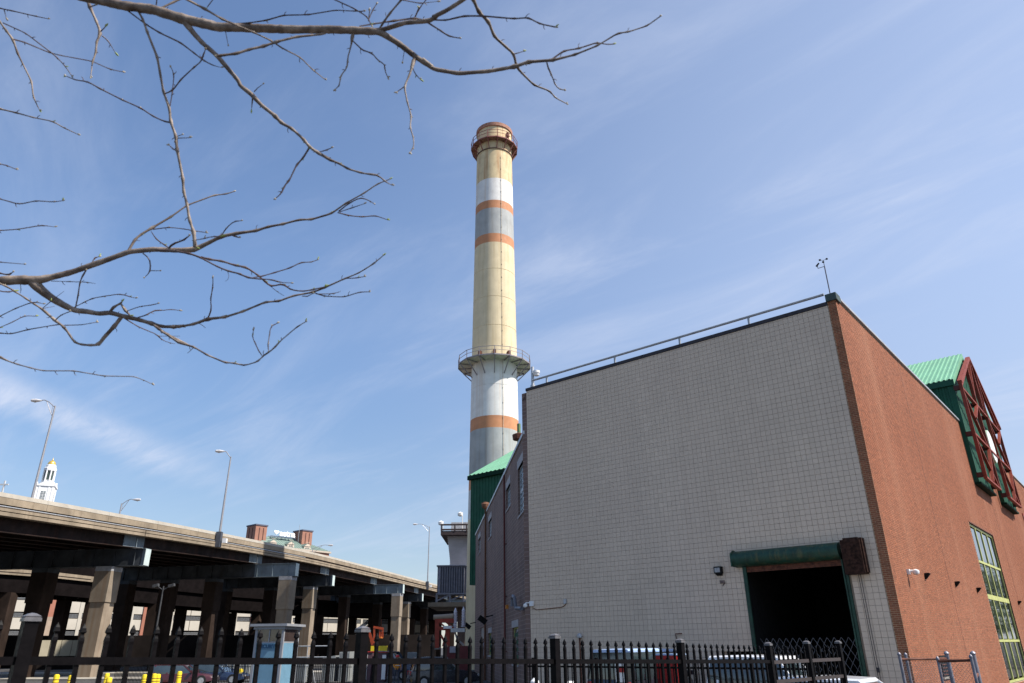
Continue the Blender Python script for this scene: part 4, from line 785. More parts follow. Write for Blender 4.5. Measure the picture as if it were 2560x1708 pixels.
b = MB(); b.add([(ul,0,ze_+.9),(ur,0,ze_+.9),(ur,26,ze_+.9),(ul,26,ze_+.9),(rl0,13,zr),(hipr,13,zr)], [(0,1,5,4),(1,2,5),(2,3,4,5),(3,0,4)]); cop = mat('copper_roof', (.17,.235,.20), .7, .12, .15); b.build('roof', cop, of)
b = MB()
sp0 = Vector((0,-.02,ze_+.9)); 
for k in range(int((hipr-rl0)/1.6)):
    u = rl0+k*1.6; b.bar((u,0,ze_+.95),(u,13,zr+.05), .12, .14)
for k in range(1,14):
    f = k/14; u = hipr+(ur-hipr)*f; b.bar((u,0,ze_+.95),(u,13*(1-f),zr+(ze_+.9-zr)*f+.05), .12, .14)
b.build('standing_seam', cop, of, kind='stuff')
lm = mat('stone_trim', (.62,.52,.42), .8)
def rz(v): return ze_+.9+(zr-ze_-.9)*v/13.
for px,py in ((684,1351),(728,1355.5),(769.5,1361)):
    v = .8; u,z = oa(px,py,v); hw_ = 2.1; b = MB(); b.box(u-hw_,u+hw_,v,v+6,rz(v)-1.0,z-1.2); d_ = b.build('dormer', lm, of)
    b = MB(); b.prism([(u-hw_-.3,v-.2,z-1.2),(u+hw_+.3,v-.2,z-1.2),(u,v-.2,z+.5)], (0,7,0)); b.build('dormer_roof', cop, d_); b = MB(); b.prism([(u-hw_-.1,v-.25,z-1.15),(u+hw_+.1,v-.25,z-1.15),(u,v-.25,z+.25)], (0,.04,0)); b.build('pediment', lm, d_)
    b = MB(); b.box(u-1.25,u+1.25,v-.06,v,rz(v)-.6,z-1.7); b.build('window', M['glass'], d_)
    b = MB()
    for q in (-.6,0,.6): b.box(u+q-.08,u+q+.08,v-.1,v-.06,rz(v)-.6,z-1.7)
    for q in range(5): zz_ = rz(v)-.6+q*1.0; b.box(u-1.25,u+1.25,v-.11,v-.07,zz_,zz_+.14)
    b.build('glazing_bars', lm, d_)
for (xl_,xm_,xr_,yt_,yb_) in ((625,640.5,669,1313,1345),(741,757,782,1327,1356)):
    v = 6.; u0_,zt_ = oa(xm_,yt_,v); u1_,_ = oa(xr_,yt_,v); zb2 = oa(xm_,yb_,v)[1]-3; b = MB(); dp = 9.; b.box(u0_,u1_,v,v+dp,zb2,zt_); s_ = b.build('brick_stack', br2, of)
    b = MB(); b.box(u0_-.35,u1_+.35,v-.35,v+dp+.35,zt_,zt_+.7); b.build('stack_cap', mat('lead_cap', (.10,.10,.14), .7), s_)
    L_ = (u1_-u0_)
    for f in (.30,.66): b = MB(); b.box(u0_+L_*f,u0_+L_*f+.5,v-.05,v+.0,zb2+2,zt_-1.0); b.build('slot', mat('slot_dark', (.07,.03,.025), .9), s_)
    for f in (.3,.66): b = MB(); b.box(u0_-.05,u0_,v+dp*f,v+dp*f+.7,zb2+2,zt_-1.0); b.build('slot', MATS['slot_dark'], s_)
# roof sign: heart and name
sv = 8.; sgn_ = thing('roof_sign', 'white heart and aetna letters standing on the copper roof', 'sign', (ao.x,ao.y,0), math.pi/2-AA)
uh,zh = oa(692,1330.5,sv); ut,ztx = oa(718.5,1334.0,sv); u0_,_ = oa(699,1334,sv); u1_,_ = oa(738,1338,sv); hgt = oa(700,1327,sv)[1]-oa(700,1339,sv)[1]
ws = mat('sign_white', (.95,.95,.95), .4, .01)
tx = textmesh('letters', 'aetna', 1.0, .3, ws, sgn_, (ut,sv,ztx-.3), (math.pi/2,0,0), .025)
d_ = tx.dimensions; fx = (u1_-u0_)/max(.1,(max(v.co.x for v in tx.data.vertices)-min(v.co.x for v in tx.data.vertices))); fy = hgt*1.12/max(.1,(max(v.co.y for v in tx.data.vertices)-min(v.co.y for v in tx.data.vertices))); tx.scale = (fx,fy,1.); None
b = MB(); hp_ = []
for k in range(40):
    t_ = 2*math.pi*k/40; hp_.append((16*math.sin(t_)**3, 13*math.cos(t_)-5*math.cos(2*t_)-2*math.cos(3*t_)-math.cos(4*t_)))
s_ = hgt*.92/30; b.prism([(uh+a*s_*1.25,sv,zh+c*s_) for a,c in hp_], (0,.6,0)); fixn(b.build('heart', ws, sgn_))
b = MB(); fr = mat('sign_frame', (.12,.14,.18), .6)
for q in np.linspace(uh-3,u1_+1,8): b.bar((q,sv+.8,ztx-hgt*.75),(q+.8,sv+2,rz(sv)-.5), .25)
b.bar((uh-3,sv+.8,ztx-hgt*.8),(u1_+1,sv+.8,ztx-hgt*.8), .3); b.bar((uh-5,sv+.2,ztx-hgt*1.0),(u1_-2,sv+.2,ztx-hgt*1.0), .3); b.build('frame', fr, sgn_)
p = atY(748.5,1323,405.); t = thing('roof_mast', 'thin aerial beside the right brick stack of the far office', 'aerial', (p.x,p.y,0)); b = MB(); b.tube([(0,0,p.z-7),(0,0,atY(748.5,1312,405.).z)], .12, 5); b.build('rod', M['galv'], t)
# ------------------------------------------------------------------ parking garage far behind the piers
ga = Vector((-96,147,0)); gd_ = Vector((.68,.73,0)).normalized(); gaz = math.atan2(gd_.y, gd_.x)
gar = thing('parking_garage', 'pale parking garage with brick bays seen between the highway columns', 'garage', ga, gaz)
spn = mat('garage_spandrel', (.50,.46,.39), .85, .08, .3, streak=((.38,.34,.28), .4, .6)); bk = mat('garage_brick', (.36,.15,.10), .85, .08, .3); cmu = mat('garage_block', (.42,.32,.24), .9, .1, .3, brick=(1.6,.8,(.36,.28,.22),.05))
GLn = 105.; rowsz = [(2.6,4.5),(5.7,7.75),(8.85,10.95),(12.0,14.2)]
b = MB(); b.box(-20,GLn,.6,30,GZ,14.5); b.build('core', mat('garage_dark', (.02,.018,.018), .9), gar)
for z0,z1 in rowsz:
    u = -20
    while u < GLn: b = MB(); b.box(u+.04,u+8.9,0,.35,z0,z1 if z0 < 11 else z1+.0); b.build('spandrel', bk if z0 > 11 else spn, gar); u += 9.
    b = MB()
    for k in range(4): b.box(-20,GLn,.1,.16,z1+.18+.2*k,z1+.24+.2*k)
    b.build('guard_rail', M['galv'], gar)
def gu(x): d = ray(x,1540); # garage-plane u at pixel column
def gu(x):
    d = ray(x,1540); n = Vector((-gd_.y,gd_.x,0)); t = (ga-CAM).dot(n)/d.dot(n); return (CAM+d*t-ga).dot(gd_)
for xa_,xb_,zlo in ((100,140,8.0),(628,665,7.3),(684,706,7.3)):
    u0_,u1_ = gu(xa_), gu(xb_); b = MB(); b.box(u0_,u1_,-.5,.5,zlo,13.8); b.build('brick_tower', bk, gar); b = MB(); b.box(u0_,u1_,-.52,.5,GZ,zlo-.01); b.build('block_base', cmu, gar); b = MB(); b.box(u1_,u1_+.55,-.53,.5,GZ,13.8); b.build('corner_strip', spn, gar)
for xa_,xb_ in ((356,366),(1019,1024),(948,954)): u0_,u1_ = gu(xa_), gu(xb_); b = MB(); b.box(u0_,u1_,-.3,.3,GZ,13.5); b.build('brick_strip', bk, gar)
for x in (90,200,262,330,430,520,590,730,800,870,905,985): u = gu(x); b = MB(); b.box(u-.3,u+.3,-.1,.1,GZ,11.0); b.build('mullion_wall', spn, gar)
# dark retaining wall and sunlit beige wall
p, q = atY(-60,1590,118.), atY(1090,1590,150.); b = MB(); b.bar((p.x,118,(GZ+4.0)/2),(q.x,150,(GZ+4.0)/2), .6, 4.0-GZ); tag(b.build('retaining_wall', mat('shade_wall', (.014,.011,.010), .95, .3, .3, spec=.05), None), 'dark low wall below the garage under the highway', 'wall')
pa, pb_ = atY(72,1593,104.), atY(312,1600,112.); n = 9; lw = thing('beige_panel_wall', 'sunlit beige panel wall low between the left highway columns', 'wall', (pa.x,104.,GZ))
for k in range(n):
    a_, c_ = Vector((pa.x,104.,0)).lerp(Vector((pb_.x,112.,0)), k/n+.004), Vector((pa.x,104.,0)).lerp(Vector((pb_.x,112.,0)), (k+1)/n-.002)
    b = MB(); b.bar((a_.x,a_.y,2.1),(c_.x,c_.y,2.1), .25, 2.0); b.build('panel', mat('beige_panel', (.36,.32,.23), .8, .1, .5), lw, world=True)
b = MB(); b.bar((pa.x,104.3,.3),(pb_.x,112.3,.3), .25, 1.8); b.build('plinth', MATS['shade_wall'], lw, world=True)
# ------------------------------------------------------------------ guard booth
p = atY(636,1600,33.); bo = thing('guard_booth', 'blue and grey guard booth lettered SECURITY behind the picket fence', 'booth', (p.x,33.,GZ), R_(-8))
zt_ = atY(690,1566,33.).z-GZ; wd = (atY(712,1600,33.).x-p.x); m_g = mat('booth_grey', (.26,.27,.29), .5, .08); m_b = mat('booth_blue', (.14,.27,.37), .5, .08); zs = atY(690,1608,33.).z-GZ; za = atY(690,1572,33.).z-GZ; dp = 1.6
b = MB(); b.box(-.18,wd+.18,-.18,dp+.18,zt_,zt_+.10); b.box(-.06,wd+.06,-.06,dp+.06,zt_-.12,zt_); b.build('roof', m_g, bo)
for x0,y0 in ((0,0),(wd-.1,0),(0,dp-.1),(wd-.1,dp-.1)): b = MB(); b.box(x0,x0+.1,y0,y0+.1,.9,zt_-.12); b.build('post', m_g, bo)
for (x0,x1,y0,y1) in ((.1,wd-.1,.02,.06),(.1,wd-.1,dp-.06,dp-.02),(.02,.06,.1,dp-.1),(wd-.06,wd-.02,.1,dp-.1)):
    b = MB(); b.box(x0,x1,y0,y1,.9,zs); b.build('panel', m_b, bo); b = MB(); b.box(x0,x1,y0-.0,y1,zs+.001,zs+.06); b.build('sill', m_g, bo)
    b = MB(); b.box(x0,x1,y0+.015,y1-.015,zs+.061,zt_-.121); b.build('pane', glass('booth_glass', (.05,.035,.03), .08), bo)
b = MB(); b.box(wd/2-.02,wd/2+.02,-.0,.02,zs+.06,zt_-.12); b.build('mullion', m_g, bo); b = MB(); b.box(-.05,wd+.05,-.05,dp+.05,.0,.9); b.build('base', m_g, bo)
textmesh('lettering', 'SECURITY', .19, .006, mat('sign_navy', (.02,.08,.16), .5), bo, (wd*.50,-.0+.012,zs-.13), (math.pi/2,0,0), .012); b = MB(); b.box(wd*.14,wd*.82,.008,.019,zs-.235,zs-.222); b.build('underline', MATS['sign_navy'], bo)
p = atY(770,1614,34.); sp2 = thing('step_ladder', 'pale metal step frame standing right of the guard booth', 'ladder', (p.x,34.,GZ)); 
for dx in (0,.16): b = MB(); b.tube([(dx,0,0),(dx,0,atY(770,1614,34.).z-GZ)], .018, 6); b.tube([(dx,0,1.9),(dx+.5,.3,0)], .018, 6); b.build('rail', M['galv'], sp2)
for k in range(5): b = MB(); b.tube([(0,0,.4+.4*k),(.16,0,.4+.4*k)], .015, 6); b.build('rung', M['galv'], sp2)
p = atY(736,1616,34.5); rl = thing('guard_rail', 'horizontal pipe rail running right from the guard booth', 'railing', (p.x,34.5,0)); b = MB()
b.tube([(0,0,p.z),(1.6,0,p.z)], .025, 6); b.tube([(0,0,p.z-.45),(1.6,0,p.z-.45)], .025, 6); b.tube([(.02,0,GZ),(.02,0,p.z)], .03, 6); b.build('rails', M['galv'], rl)
# ------------------------------------------------------------------ bollards
bm = MB(); bm.lathe((0,0,0), [(.15,0),(.15,.92),(.13,.99),(.06,1.02)], 16); bme = bm.mesh('sleeve', M['yellow'], smooth=True); bb = MB()
for z_ in (.6,.75): bb.lathe((0,0,z_), [(.151,0),(.154,.01),(.154,.03),(.151,.04)], 16, cap=False)
bbe = bb.mesh('band', M['rust'])
for k,(px,py,Y,lab) in enumerate(((57,1685,44,'yellow bollard farthest left, below the fence corner post'),(143,1686,44,'yellow bollard second from the left, behind the picket fence'),(179,1688,44,'yellow bollard third from the left, close to its neighbour'),(269,1683,52,'taller yellow bollard just right of the pale column foot'),(274,1693,42,'short yellow bollard tight against the taller one'),(363,1686,46,'yellow bollard behind the grey bar fence, left end'),(387,1684,46,'yellow bollard of the close pair behind the bar fence'),(396,1685,47,'right yellow bollard of the close pair behind the bar fence'),(450,1678,52,'yellow bollard beside the dark red car'),(603,1672,58,'yellow bollard left of the guard booth fence'),(636,1681,50,'left yellow bollard below the guard booth'),(642,1682,51,'right yellow bollard below the guard booth'),(682,1690,44,'single yellow bollard under the SECURITY lettering'))):
    p = atY(px,py,Y); t = thing('bollard', lab, 'bollard', (p.x,Y,GZ), 0, 'yellow bollards behind the fence'); s_ = max(.6,(p.z-GZ)/1.02); inst('sleeve', bme, t, (0,0,0), 0, (1,1,s_)); inst('band', bbe, t, (0,0,0), 0, (1,1,s_))
# ------------------------------------------------------------------ picket fences
def picket_mesh(name, w, zlo, ztip, m, seg=4):
    r = w/2*math.sqrt(2); b = MB()
    prof = [(r,zlo),(r,ztip-.125),(r*1.12,ztip-.105),(r*.95,ztip-.085),(r*.62,ztip-.070),(r*.62,ztip-.062),(r*1.25,ztip-.052),(r*.9,ztip-.028),(r*.06,ztip)]
    b.lathe((0,0,0), prof, seg, a0=math.pi/4); return b.mesh(name, m)
def cap_mesh(w, name, m):
    b = MB(); r = w/2*math.sqrt(2); b.lathe((0,0,0), [(r*1.16,0),(r*1.16,.018),(r*1.0,.022),(r*1.08,.03),(r*.5,.045),(r*.05,.05)], 4, a0=math.pi/4); return b.mesh(name, m)
capm = mat('cap_dull_metal', (.12,.115,.12), .35, .2, 20., spec=.6)
nf = thing('picket_fence', 'near black steel picket fence with spear tops along the bottom of the view', 'fence', FP, math.pi/2-R_(44))
NP = 2.44; slope = -.0195; tipz = lambda s: 1.65+.172+slope*s
pk = picket_mesh('picket', .026, -1.80, 0., M['fence']); ch_ = cap_mesh(.082, 'cap', capm); pb_ = MB(); pb_.box(-.038,.038,-.038,.038,-1.86,0); pom = pb_.mesh('post', M['fence'])
posts = [-2,-1,0,1,2,3,4]
for k in posts:
    s = k*NP; p_ = inst('post', pom, nf, (s,0,tipz(s)+.0)); inst('cap', ch_, p_, (0,0,.0))
for k in posts[:-1]:
    s0, s1 = k*NP+.04, (k+1)*NP-.04
    for dz in (-.202,-1.55): b = MB(); b.bar((s0,0,tipz(s0)+dz-.019),(s1,0,tipz(s1)+dz-.019), .040, .046); b.build('rail', M['fence'], nf)
    for j in range(1,16): s = k*NP+j*NP/16+rnd.uniform(-.003,.003); o = inst('picket', pk, nf, (s,0,tipz(s)+rnd.uniform(-.004,.004))); o.rotation_euler = (rnd.uniform(-.006,.006),rnd.uniform(-.006,.006),0)
pg = thing('pedestrian_gate', 'black picket gate leaves between the last three capped posts', 'gate', FP+FD*(4*NP), math.pi/2-R_(44))
for s in (1.36,2.66): p_ = inst('post', pom, pg, (s,0,1.65)); inst('cap', ch_, p_, (0,0,0))
gr_ = mat('gate_rail_brown', (.05,.038,.036), .4, .2)
for s0,s1,n in ((.06,1.30,8),(1.42,2.60,7)):
    for zr_ in (1.40,1.135,-.0): b = MB(); b.box(s0,s1,-.022,.022,zr_-.025,zr_+.025); b.build('rail', gr_, pg)
    for j in range(n): inst('picket', pk, pg, (s0+(j+.5)*(s1-s0)/n,0,1.63))
# second picket fence in front of the hall, parallel to the tiled wall
f2d = -GD; f20 = Vector((.1143*23.3+.0,23.33,0)); f20 = Vector((2.4,23.3,0)); f2 = thing('picket_fence', 'second black picket fence farther back between the near fence and the tiled wall', 'fence', (f20.x,f20.y,0), math.atan2(f2d.y,f2d.x))
pk2 = picket_mesh('picket', .024, GZ, 1.30, M['fence'])
for k in range(-18,44):
    if k % 16 == 0: b = MB(); b.box(-.04,.04,-.04,.04,GZ,1.33); inst('post', b.mesh('post', M['fence']), f2, (k*.15,0,0))
    else: inst('picket', pk2, f2, (k*.15,0,0))
for z_ in (1.08,.30,GZ+.2): b = MB(); b.box(-2.7,6.5,-.02,.02,z_-.025,z_+.025); b.build('rail', M['fence'], f2)
# third: grey bar fence by the booth
p3a, p3b = atY(292,1660,62.), atY(880,1660,52.); d3 = Vector((p3b.x-p3a.x, -10., 0)); L3 = d3.length; f3 = thing('bar_fence', 'long dark bar fence in the yard below the guard booth', 'fence', (p3a.x,62.,GZ), math.atan2(d3.y,d3.x))
pk3 = MB(); pk3.box(-.014,.014,-.014,.014,0,1.5); pk3 = pk3.mesh('bar', M['fence']); n3 = int(L3/.15)
for k in range(min(n3,150)): inst('bar', pk3, f3, (k*L3/150,0,0))
for z_ in (.2,1.15,1.35): b = MB(); b.box(0,L3,-.02,.02,z_-.02,z_+.02); b.build('rail', M['fence'], f3)
# pale sheet hoardings seen above the rail
hm = mat('pale_ribbed_sheet', (.25,.265,.265), .6, .1)
for k,(xa_,ya_,xb_,yb_,Y,lab) in enumerate(((500,1650,625,1650,64,'low grey container edge left of the guard booth'),(732,1650,765,1651,58,'pale sheet screen right of the guard booth'),(807,1644,839,1639,60,'sloping pale sheet panel in the yard, left one'),(849,1630,875,1629,60,'ribbed pale sheet bin at the capped fence post'),(1010,1631,1045,1631,62,'grey ribbed bin under the highway near the stack'))):
    a_, c_ = atY(xa_,ya_,Y), atY(xb_,yb_,Y); t = thing('sheet_bin', lab, 'bin', (a_.x,Y,GZ)); W_ = c_.x-a_.x; b = MB(); b.prism([(0,0,0),(W_,0,0),(W_,0,c_.z-GZ),(0,0,a_.z-GZ)], (0,1.6,0)); fixn(b.build('body', hm, t)); 
    for j in range(8): b = MB(); b.box(W_*(j+.5)/8-.03,W_*(j+.5)/8+.03,-.05,-.001,0,min(a_.z,c_.z)-GZ-.05); b.build('rib', hm, t)
# barrels / skips red-white
for k,(xa_,xb_,yt_,c_,lab) in enumerate(((908,932,1631,M['redp'],'red skip with a white end left of the picket tips'),(941,966,1632,M['redp'],'red skip with a white end beside the blue car'))):
    a_, d_ = atY(xa_,yt_,57.), atY(xb_,yt_,57.); t = thing('skip', lab, 'skip', (a_.x,57.,GZ)); W_ = d_.x-a_.x; H_ = a_.z-GZ; b = MB(); b.prism([(.1,0,0),(W_-.1,0,0),(W_,0,H_),(0,0,H_)], (0,1.3,0)); fixn(b.build('tub', mat('skip_maroon', (.10,.05,.06), .6), t)); b = MB(); b.box(W_*.62 if k else 0,W_ if k else W_*.5,-.03,0,.2,H_-.15); b.build('white_panel', M['white'], t); b = MB(); b.box(-.04,W_+.04,-.05,1.35,H_,H_+.06); b.build('rim', c_, t)
# ------------------------------------------------------------------ vehicles
def car(name, label, cat, loc, rz, L, Wd, H, paint, boxy=.5, sill=.28, grp=None, roof_rack=False):
    t = thing(name, label, cat, loc, rz, grp); hwid = Wd/2; bel = H*.58
    def loft(secs, nm, m_, par=t, smooth=True):
        b = MB(); k = len(secs[0]); vs = [v for s in secs for v in s]; fs = [(i*k+j,(i+1)*k+j,(i+1)*k+(j+1)%k,i*k+(j+1)%k) for i in range(len(secs)-1) for j in range(k)]+[tuple(range(k)),tuple((len(secs)-1)*k+j for j in range(k-1,-1,-1))]
        b.add(vs, fs); o = fixn(b.build(nm, m_, par)); 
        if smooth: o.data.polygons.foreach_set('use_smooth', [True]*len(o.data.polygons)); o.data.set_sharp_from_angle(angle=R_(35))
        return o
    def sec(x, z0, z1, w0, w1): return [(x,-w0,z0),(x,-w0*1.0,z0+(z1-z0)*.5),(x,-w1,z1-.05),(x,-w1*.93,z1),(x,w1*.93,z1),(x,w1,z1-.05),(x,w0,z0+(z1-z0)*.5),(x,w0,z0)]
    hood = bel*.93 if boxy < .8 else bel
    loft([sec(-L/2,sill+.12,bel*.86,hwid*.86,hwid*.82),sec(-L/2+.12,sill,bel*.97,hwid*.97,hwid*.93),sec(-L*.2,sill,bel,hwid,hwid*.96),sec(L*.2,sill,bel,hwid,hwid*.96),sec(L/2-.35,sill,hood*.92,hwid*.97,hwid*.9),sec(L/2-.05,sill+.08,hood*.74,hwid*.88,hwid*.8),sec(L/2,sill+.15,hood*.62,hwid*.8,hwid*.72)], 'body', paint)
    xr, xf = -L/2+.18, (L*.18 if boxy < .8 else L*.34); rr, rf = xr+.25*(1.2-boxy), xf-.75*(1.15-boxy*.5)
    g = loft([sec(xr,bel-.05,bel+.02,hwid*.9,hwid*.9),sec(rr,bel-.05,H-.05,hwid*.93,hwid*.80),sec((rr+rf)/2,bel-.05,H-.03,hwid*.94,hwid*.81),sec(rf,bel-.05,H-.06,hwid*.93,hwid*.79),sec(xf,bel-.05,bel+.01,hwid*.9,hwid*.9)], 'windows', M['glass'])
    loft([sec(rr-.06,H-.10,H-.01,hwid*.80,hwid*.74),sec((rr+rf)/2,H-.09,H+.02,hwid*.83,hwid*.76),sec(rf+.06,H-.11,H-.02,hwid*.80,hwid*.73)], 'roof', paint)
    for sy in (-1,1):
        for xa_,xb_ in ((xr+.02,rr),(xf-.02,rf),((rr+rf)/2,(rr+rf)/2),((rr*2+rf)/3-.5,(rr*2+rf)/3-.5)): b = MB(); b.bar((xa_,sy*hwid*.935,bel-.03),(xb_,sy*hwid*.79,H-.08), .09, .05, up=(0,1,0)); b.build('pillar', paint, t)
        for xw in (-L*.31,L*.31):
            b = MB(); b.tube([(xw,sy*(hwid-.22),.34),(xw,sy*(hwid+.01),.34)], .34, 20); w_ = b.build('wheel', M['tyre'], t); b = MB(); b.tube([(xw,sy*(hwid+.005),.34),(xw,sy*(hwid+.02),.34)], .2, 14); b.build('rim', M['galv'], w_)
        b = MB(); b.obox((L/2-.1,sy*hwid*.66,hood*.72), (.09,0,0), (0,.17,0), (0,0,.07)); b.build('headlight', MATS.get('lamp_lens') or M['white'], t); b = MB(); b.obox((-L/2+.05,sy*hwid*.74,bel*.82), (.06,0,0), (0,.09,0), (0,0,.12)); b.build('tail_light', M['redp'], t)
        b = MB(); b.obox((xf-.1,sy*(hwid+.08),bel+.1), (.07,0,0), (0,.1,0), (0,0,.07)); b.build('mirror', paint, t)
    for sx in (-1,1): b = MB(); b.box(sx*L/2-.08,sx*L/2+.08,-hwid*.85,hwid*.85,sill+.05,sill+.25); b.build('bumper', M['darkcap'], t)
    return t
wp = mat('white_car_paint', (.80,.80,.82), .25, .02, 1., coat=.7); dp_ = mat('dark_car_paint', (.02,.022,.03), .25, .05, 1., coat=.7); bp = mat('blue_car_paint', (.015,.028,.07), .3, .05, 1., coat=.7); rp_ = mat('red_car_paint', (.06,.008,.012), .3, .05, 1., coat=.7)
rzw = math.atan2(f2d.y,f2d.x)
def at_g(px, Y): p = atY(px,1650,Y); return (p.x,Y,GZ)
car('white_suv', 'tall white sport utility parked between the fences in front of the open roller door', 'car', at_g(1948,24.6), rzw, 4.5, 1.95, 1.95, wp, .75)
t = car('dark_van', 'dark van with a pale blue roof parked against the tiled wall', 'van', at_g(1606,28.6), rzw+R_(90), 4.6, 2.05, 2.16, dp_, .95)
for o in t.children:
    if o.name.startswith('roof'): o.data = o.data.copy(); o.data.materials.clear(); o.data.materials.append(mat('pale_blue_roof', (.36,.48,.70), .35, .05))  # reflected sky put into the roof as a pale blue colour
b = MB(); b.box(-2.36,-2.32,-.75,-.35,1.15,1.75); b.build('placard', M['white'], t); b = MB(); b.box(-2.375,-2.361,-.70,-.40,1.45,1.58); b.build('placard_mark', M['redp'], t)
p = at_g(1671,27.6); t = thing('red_cabinet', 'tall red cabinet standing at the right end of the dark van', 'cabinet', p, rzw); b = MB(); b.box(-.45,.45,-.4,.4,.1,1.95); b.build('body', M['redp'], t)
for k in range(12): b = MB(); b.box(-.42,.42,-.42,-.402,.3+.13*k,.36+.13*k); b.build('slat', M['redp'], t)
b = MB(); b.box(-.48,.48,-.43,.43,1.95,2.0); b.build('lid', mat('pale_blue_roof', (.36,.48,.70)), t)
car('white_car', 'white car whose roof just shows at the bottom right corner of the tiled wall', 'car', (at_g(2150,19.)[0],19.,GZ-.0), rzw, 4.5, 1.8, 1.52, wp, .3)
p = atY(984,1628,62.); car('blue_car', 'dark blue car parked under the highway beside the red skips', 'car', (p.x,62.,GZ), R_(-20), 4.4, 1.8, p.z-GZ, bp, .45)
p = atY(460,1676,55.); car('red_car', 'dark red car seen through the bar fence', 'car', (p.x,55.,GZ), R_(10), 4.5, 1.8, 1.42, rp_, .4)
p = atY(545,1680,57.); car('navy_car', 'dark blue car seen through the bar fence left of the booth', 'car', (p.x,57.,GZ), R_(0), 4.5, 1.8, 1.42, bp, .4)
p = atY(1110,1642,50.); car('black_car', 'dark car in the shade left of the chimney foot', 'car', (p.x,50.,GZ), R_(15), 4.4, 1.8, p.z-GZ, dp_, .4)
p = at_g(1336,22.2); t = thing('yellow_hydrant_post', 'yellow post with white cap behind the fence at the tiled wall corner', 'post', p); b = MB(); b.lathe((0,0,0), [(.10,0),(.10,1.15),(.12,1.16)], 12); b.build('post', M['yellow'], t); b = MB(); b.lathe((0,0,1.16), [(.11,0),(.13,.04),(.12,.22),(.04,.3)], 12); b.build('cap', M['white'], t)
p = at_g(1424,26.5); t = thing('white_sack', 'lumpy white sack standing behind the fence below the service pipe', 'sack', p); b = MB(); b.lathe((0,0,0), [(.32,0),(.4,.25),(.37,.7),(.42,.95),(.25,1.12),(.12,1.2)], 12); q = b.build('bag', M['white'], t, smooth=True)
for v in q.data.vertices: v.co.x *= 1+rnd.uniform(-.12,.12); v.co.y *= 1+rnd.uniform(-.12,.12)
# ------------------------------------------------------------------ yellow barrier beam, orange lift, transformer
p = atY(928,1620,66.); q = atY(968,1622,66.); t = thing('yellow_beam', 'yellow beam lying across trestles behind the red skips', 'beam', (p.x,66.,0)); b = MB(); b.box(0,q.x-p.x,-.2,.2,p.z-.25,p.z+.15); b.build('beam', M['yellow'], t)
for x_ in (.2,q.x-p.x-.3): b = MB(); b.box(x_,x_+.12,-.2,.2,GZ,p.z-.251); b.build('leg', M['darkcap'], t)
YL = 72.; T = lambda x,y: atY(x,y,YL); o = T(945,1640); lf = thing('boom_lift', 'orange boom lift with a railed basket under the highway', 'lift', (o.x,YL,GZ)); lv = lambda x,y: Vector((T(x,y).x-o.x,0,T(x,y).z-GZ))
b = MB(); b.bar(lv(919,1570),lv(929,1599), .25, .16, up=(0,1,0)); b.bar(lv(929,1599),lv(938,1630), .3, .2, up=(0,1,0)); b.build('lower_boom', M['orange'], lf); b = MB(); b.bar(lv(934,1568),lv(958,1572), .2); b.bar(lv(936,1568),lv(935,1600), .16, .16, up=(0,1,0)); b.build('upper_boom', M['orange'], lf)
for a_,c_ in (((949,1573),(949,1594)),((957,1571),(957,1594)),((953,1571),(953,1594)),((949,1573),(957,1572)),((949,1583),(957,1583))): b = MB(); b.bar(lv(*a_),lv(*c_), .09, .09, up=(0,1,0)); b.build('basket_rail', M['orange'], lf)
b = MB(); w0, w1 = lv(947,1596), lv(955,1592); b.box(w0.x,w1.x,-.6,.6,w0.z,w1.z); b.build('basket', mat('lift_orange', (.55,.16,.02), .5), lf); b = MB(); b.box(-1.2,1.6,-1,1,.4,1.3); b.build('chassis', M['orange'], lf)
for sx in (-.8,1.1): b = MB(); b.tube([(sx,-1.1,.45),(sx,1.1,.45)], .45, 16); b.build('wheel', M['tyre'], lf)
YF = 60.; T = lambda x,y: atY(x,y,YF); o = T(1120,1640); tf = thing('transformer', 'red framed electrical transformer with ribbed bushings left of the chimney foot', 'transformer', (o.x,YF,GZ)); lv = lambda x,y,dy=0: Vector((T(x,y).x-o.x,dy,T(x,y).z-GZ))
b = MB(); b.tube([lv(1084,1544),lv(1106,1543),lv(1134,1541)], .2, 14); b.build('oil_tank', mat('dusty_tank', (.36,.28,.20), .6), tf, smooth=True)
rs = mat('oxide_red', (.36,.05,.025), .6, .2)
for a_,c_,w in (((1093,1550),(1093,1620),.32),((1119,1575),(1119,1615),.35),((1088,1552),(1135,1552),.3),((1090,1572),(1135,1571),.25),((1095,1552),(1110,1566),.12),((1107,1616),(1118,1570),.12),((1112,1553),(1128,1566),.12),((1102,1588),(1116,1612),.15)): b = MB(); b.bar(lv(*a_),lv(*c_), w, w, up=(0,1,0)); b.build('frame_bar', rs, tf)
for k,(x_,yt_,yb_) in enumerate(((1138,1523,1572),(1158.5,1520,1568))):
    b = MB(); p0, p1 = lv(x_,yb_), lv(x_,yt_+4); H_ = p1.z-p0.z; pf = []
    for j in range(11): z_ = H_*j/11; pf += [(.12,z_),(.21-.004*j,z_+H_*.03),(.12,z_+H_*.06)]
    b.lathe(p0, pf+[(.1,H_),(.05,H_+.2)], 14); b.build('bushing', M['porcelain'], tf, smooth=True)
b = MB(); w0,w1 = lv(1128,1581), lv(1163,1571); b.box(w0.x,w1.x,-.5,.5,w0.z,w1.z); b.build('platform', M['galv'], tf); b = MB(); b.box(lv(1150,1,).x,lv(1164,1).x,-.4,.4,lv(1,1584).z,lv(1,1577).z); b.build('bracket', M['white'], tf)
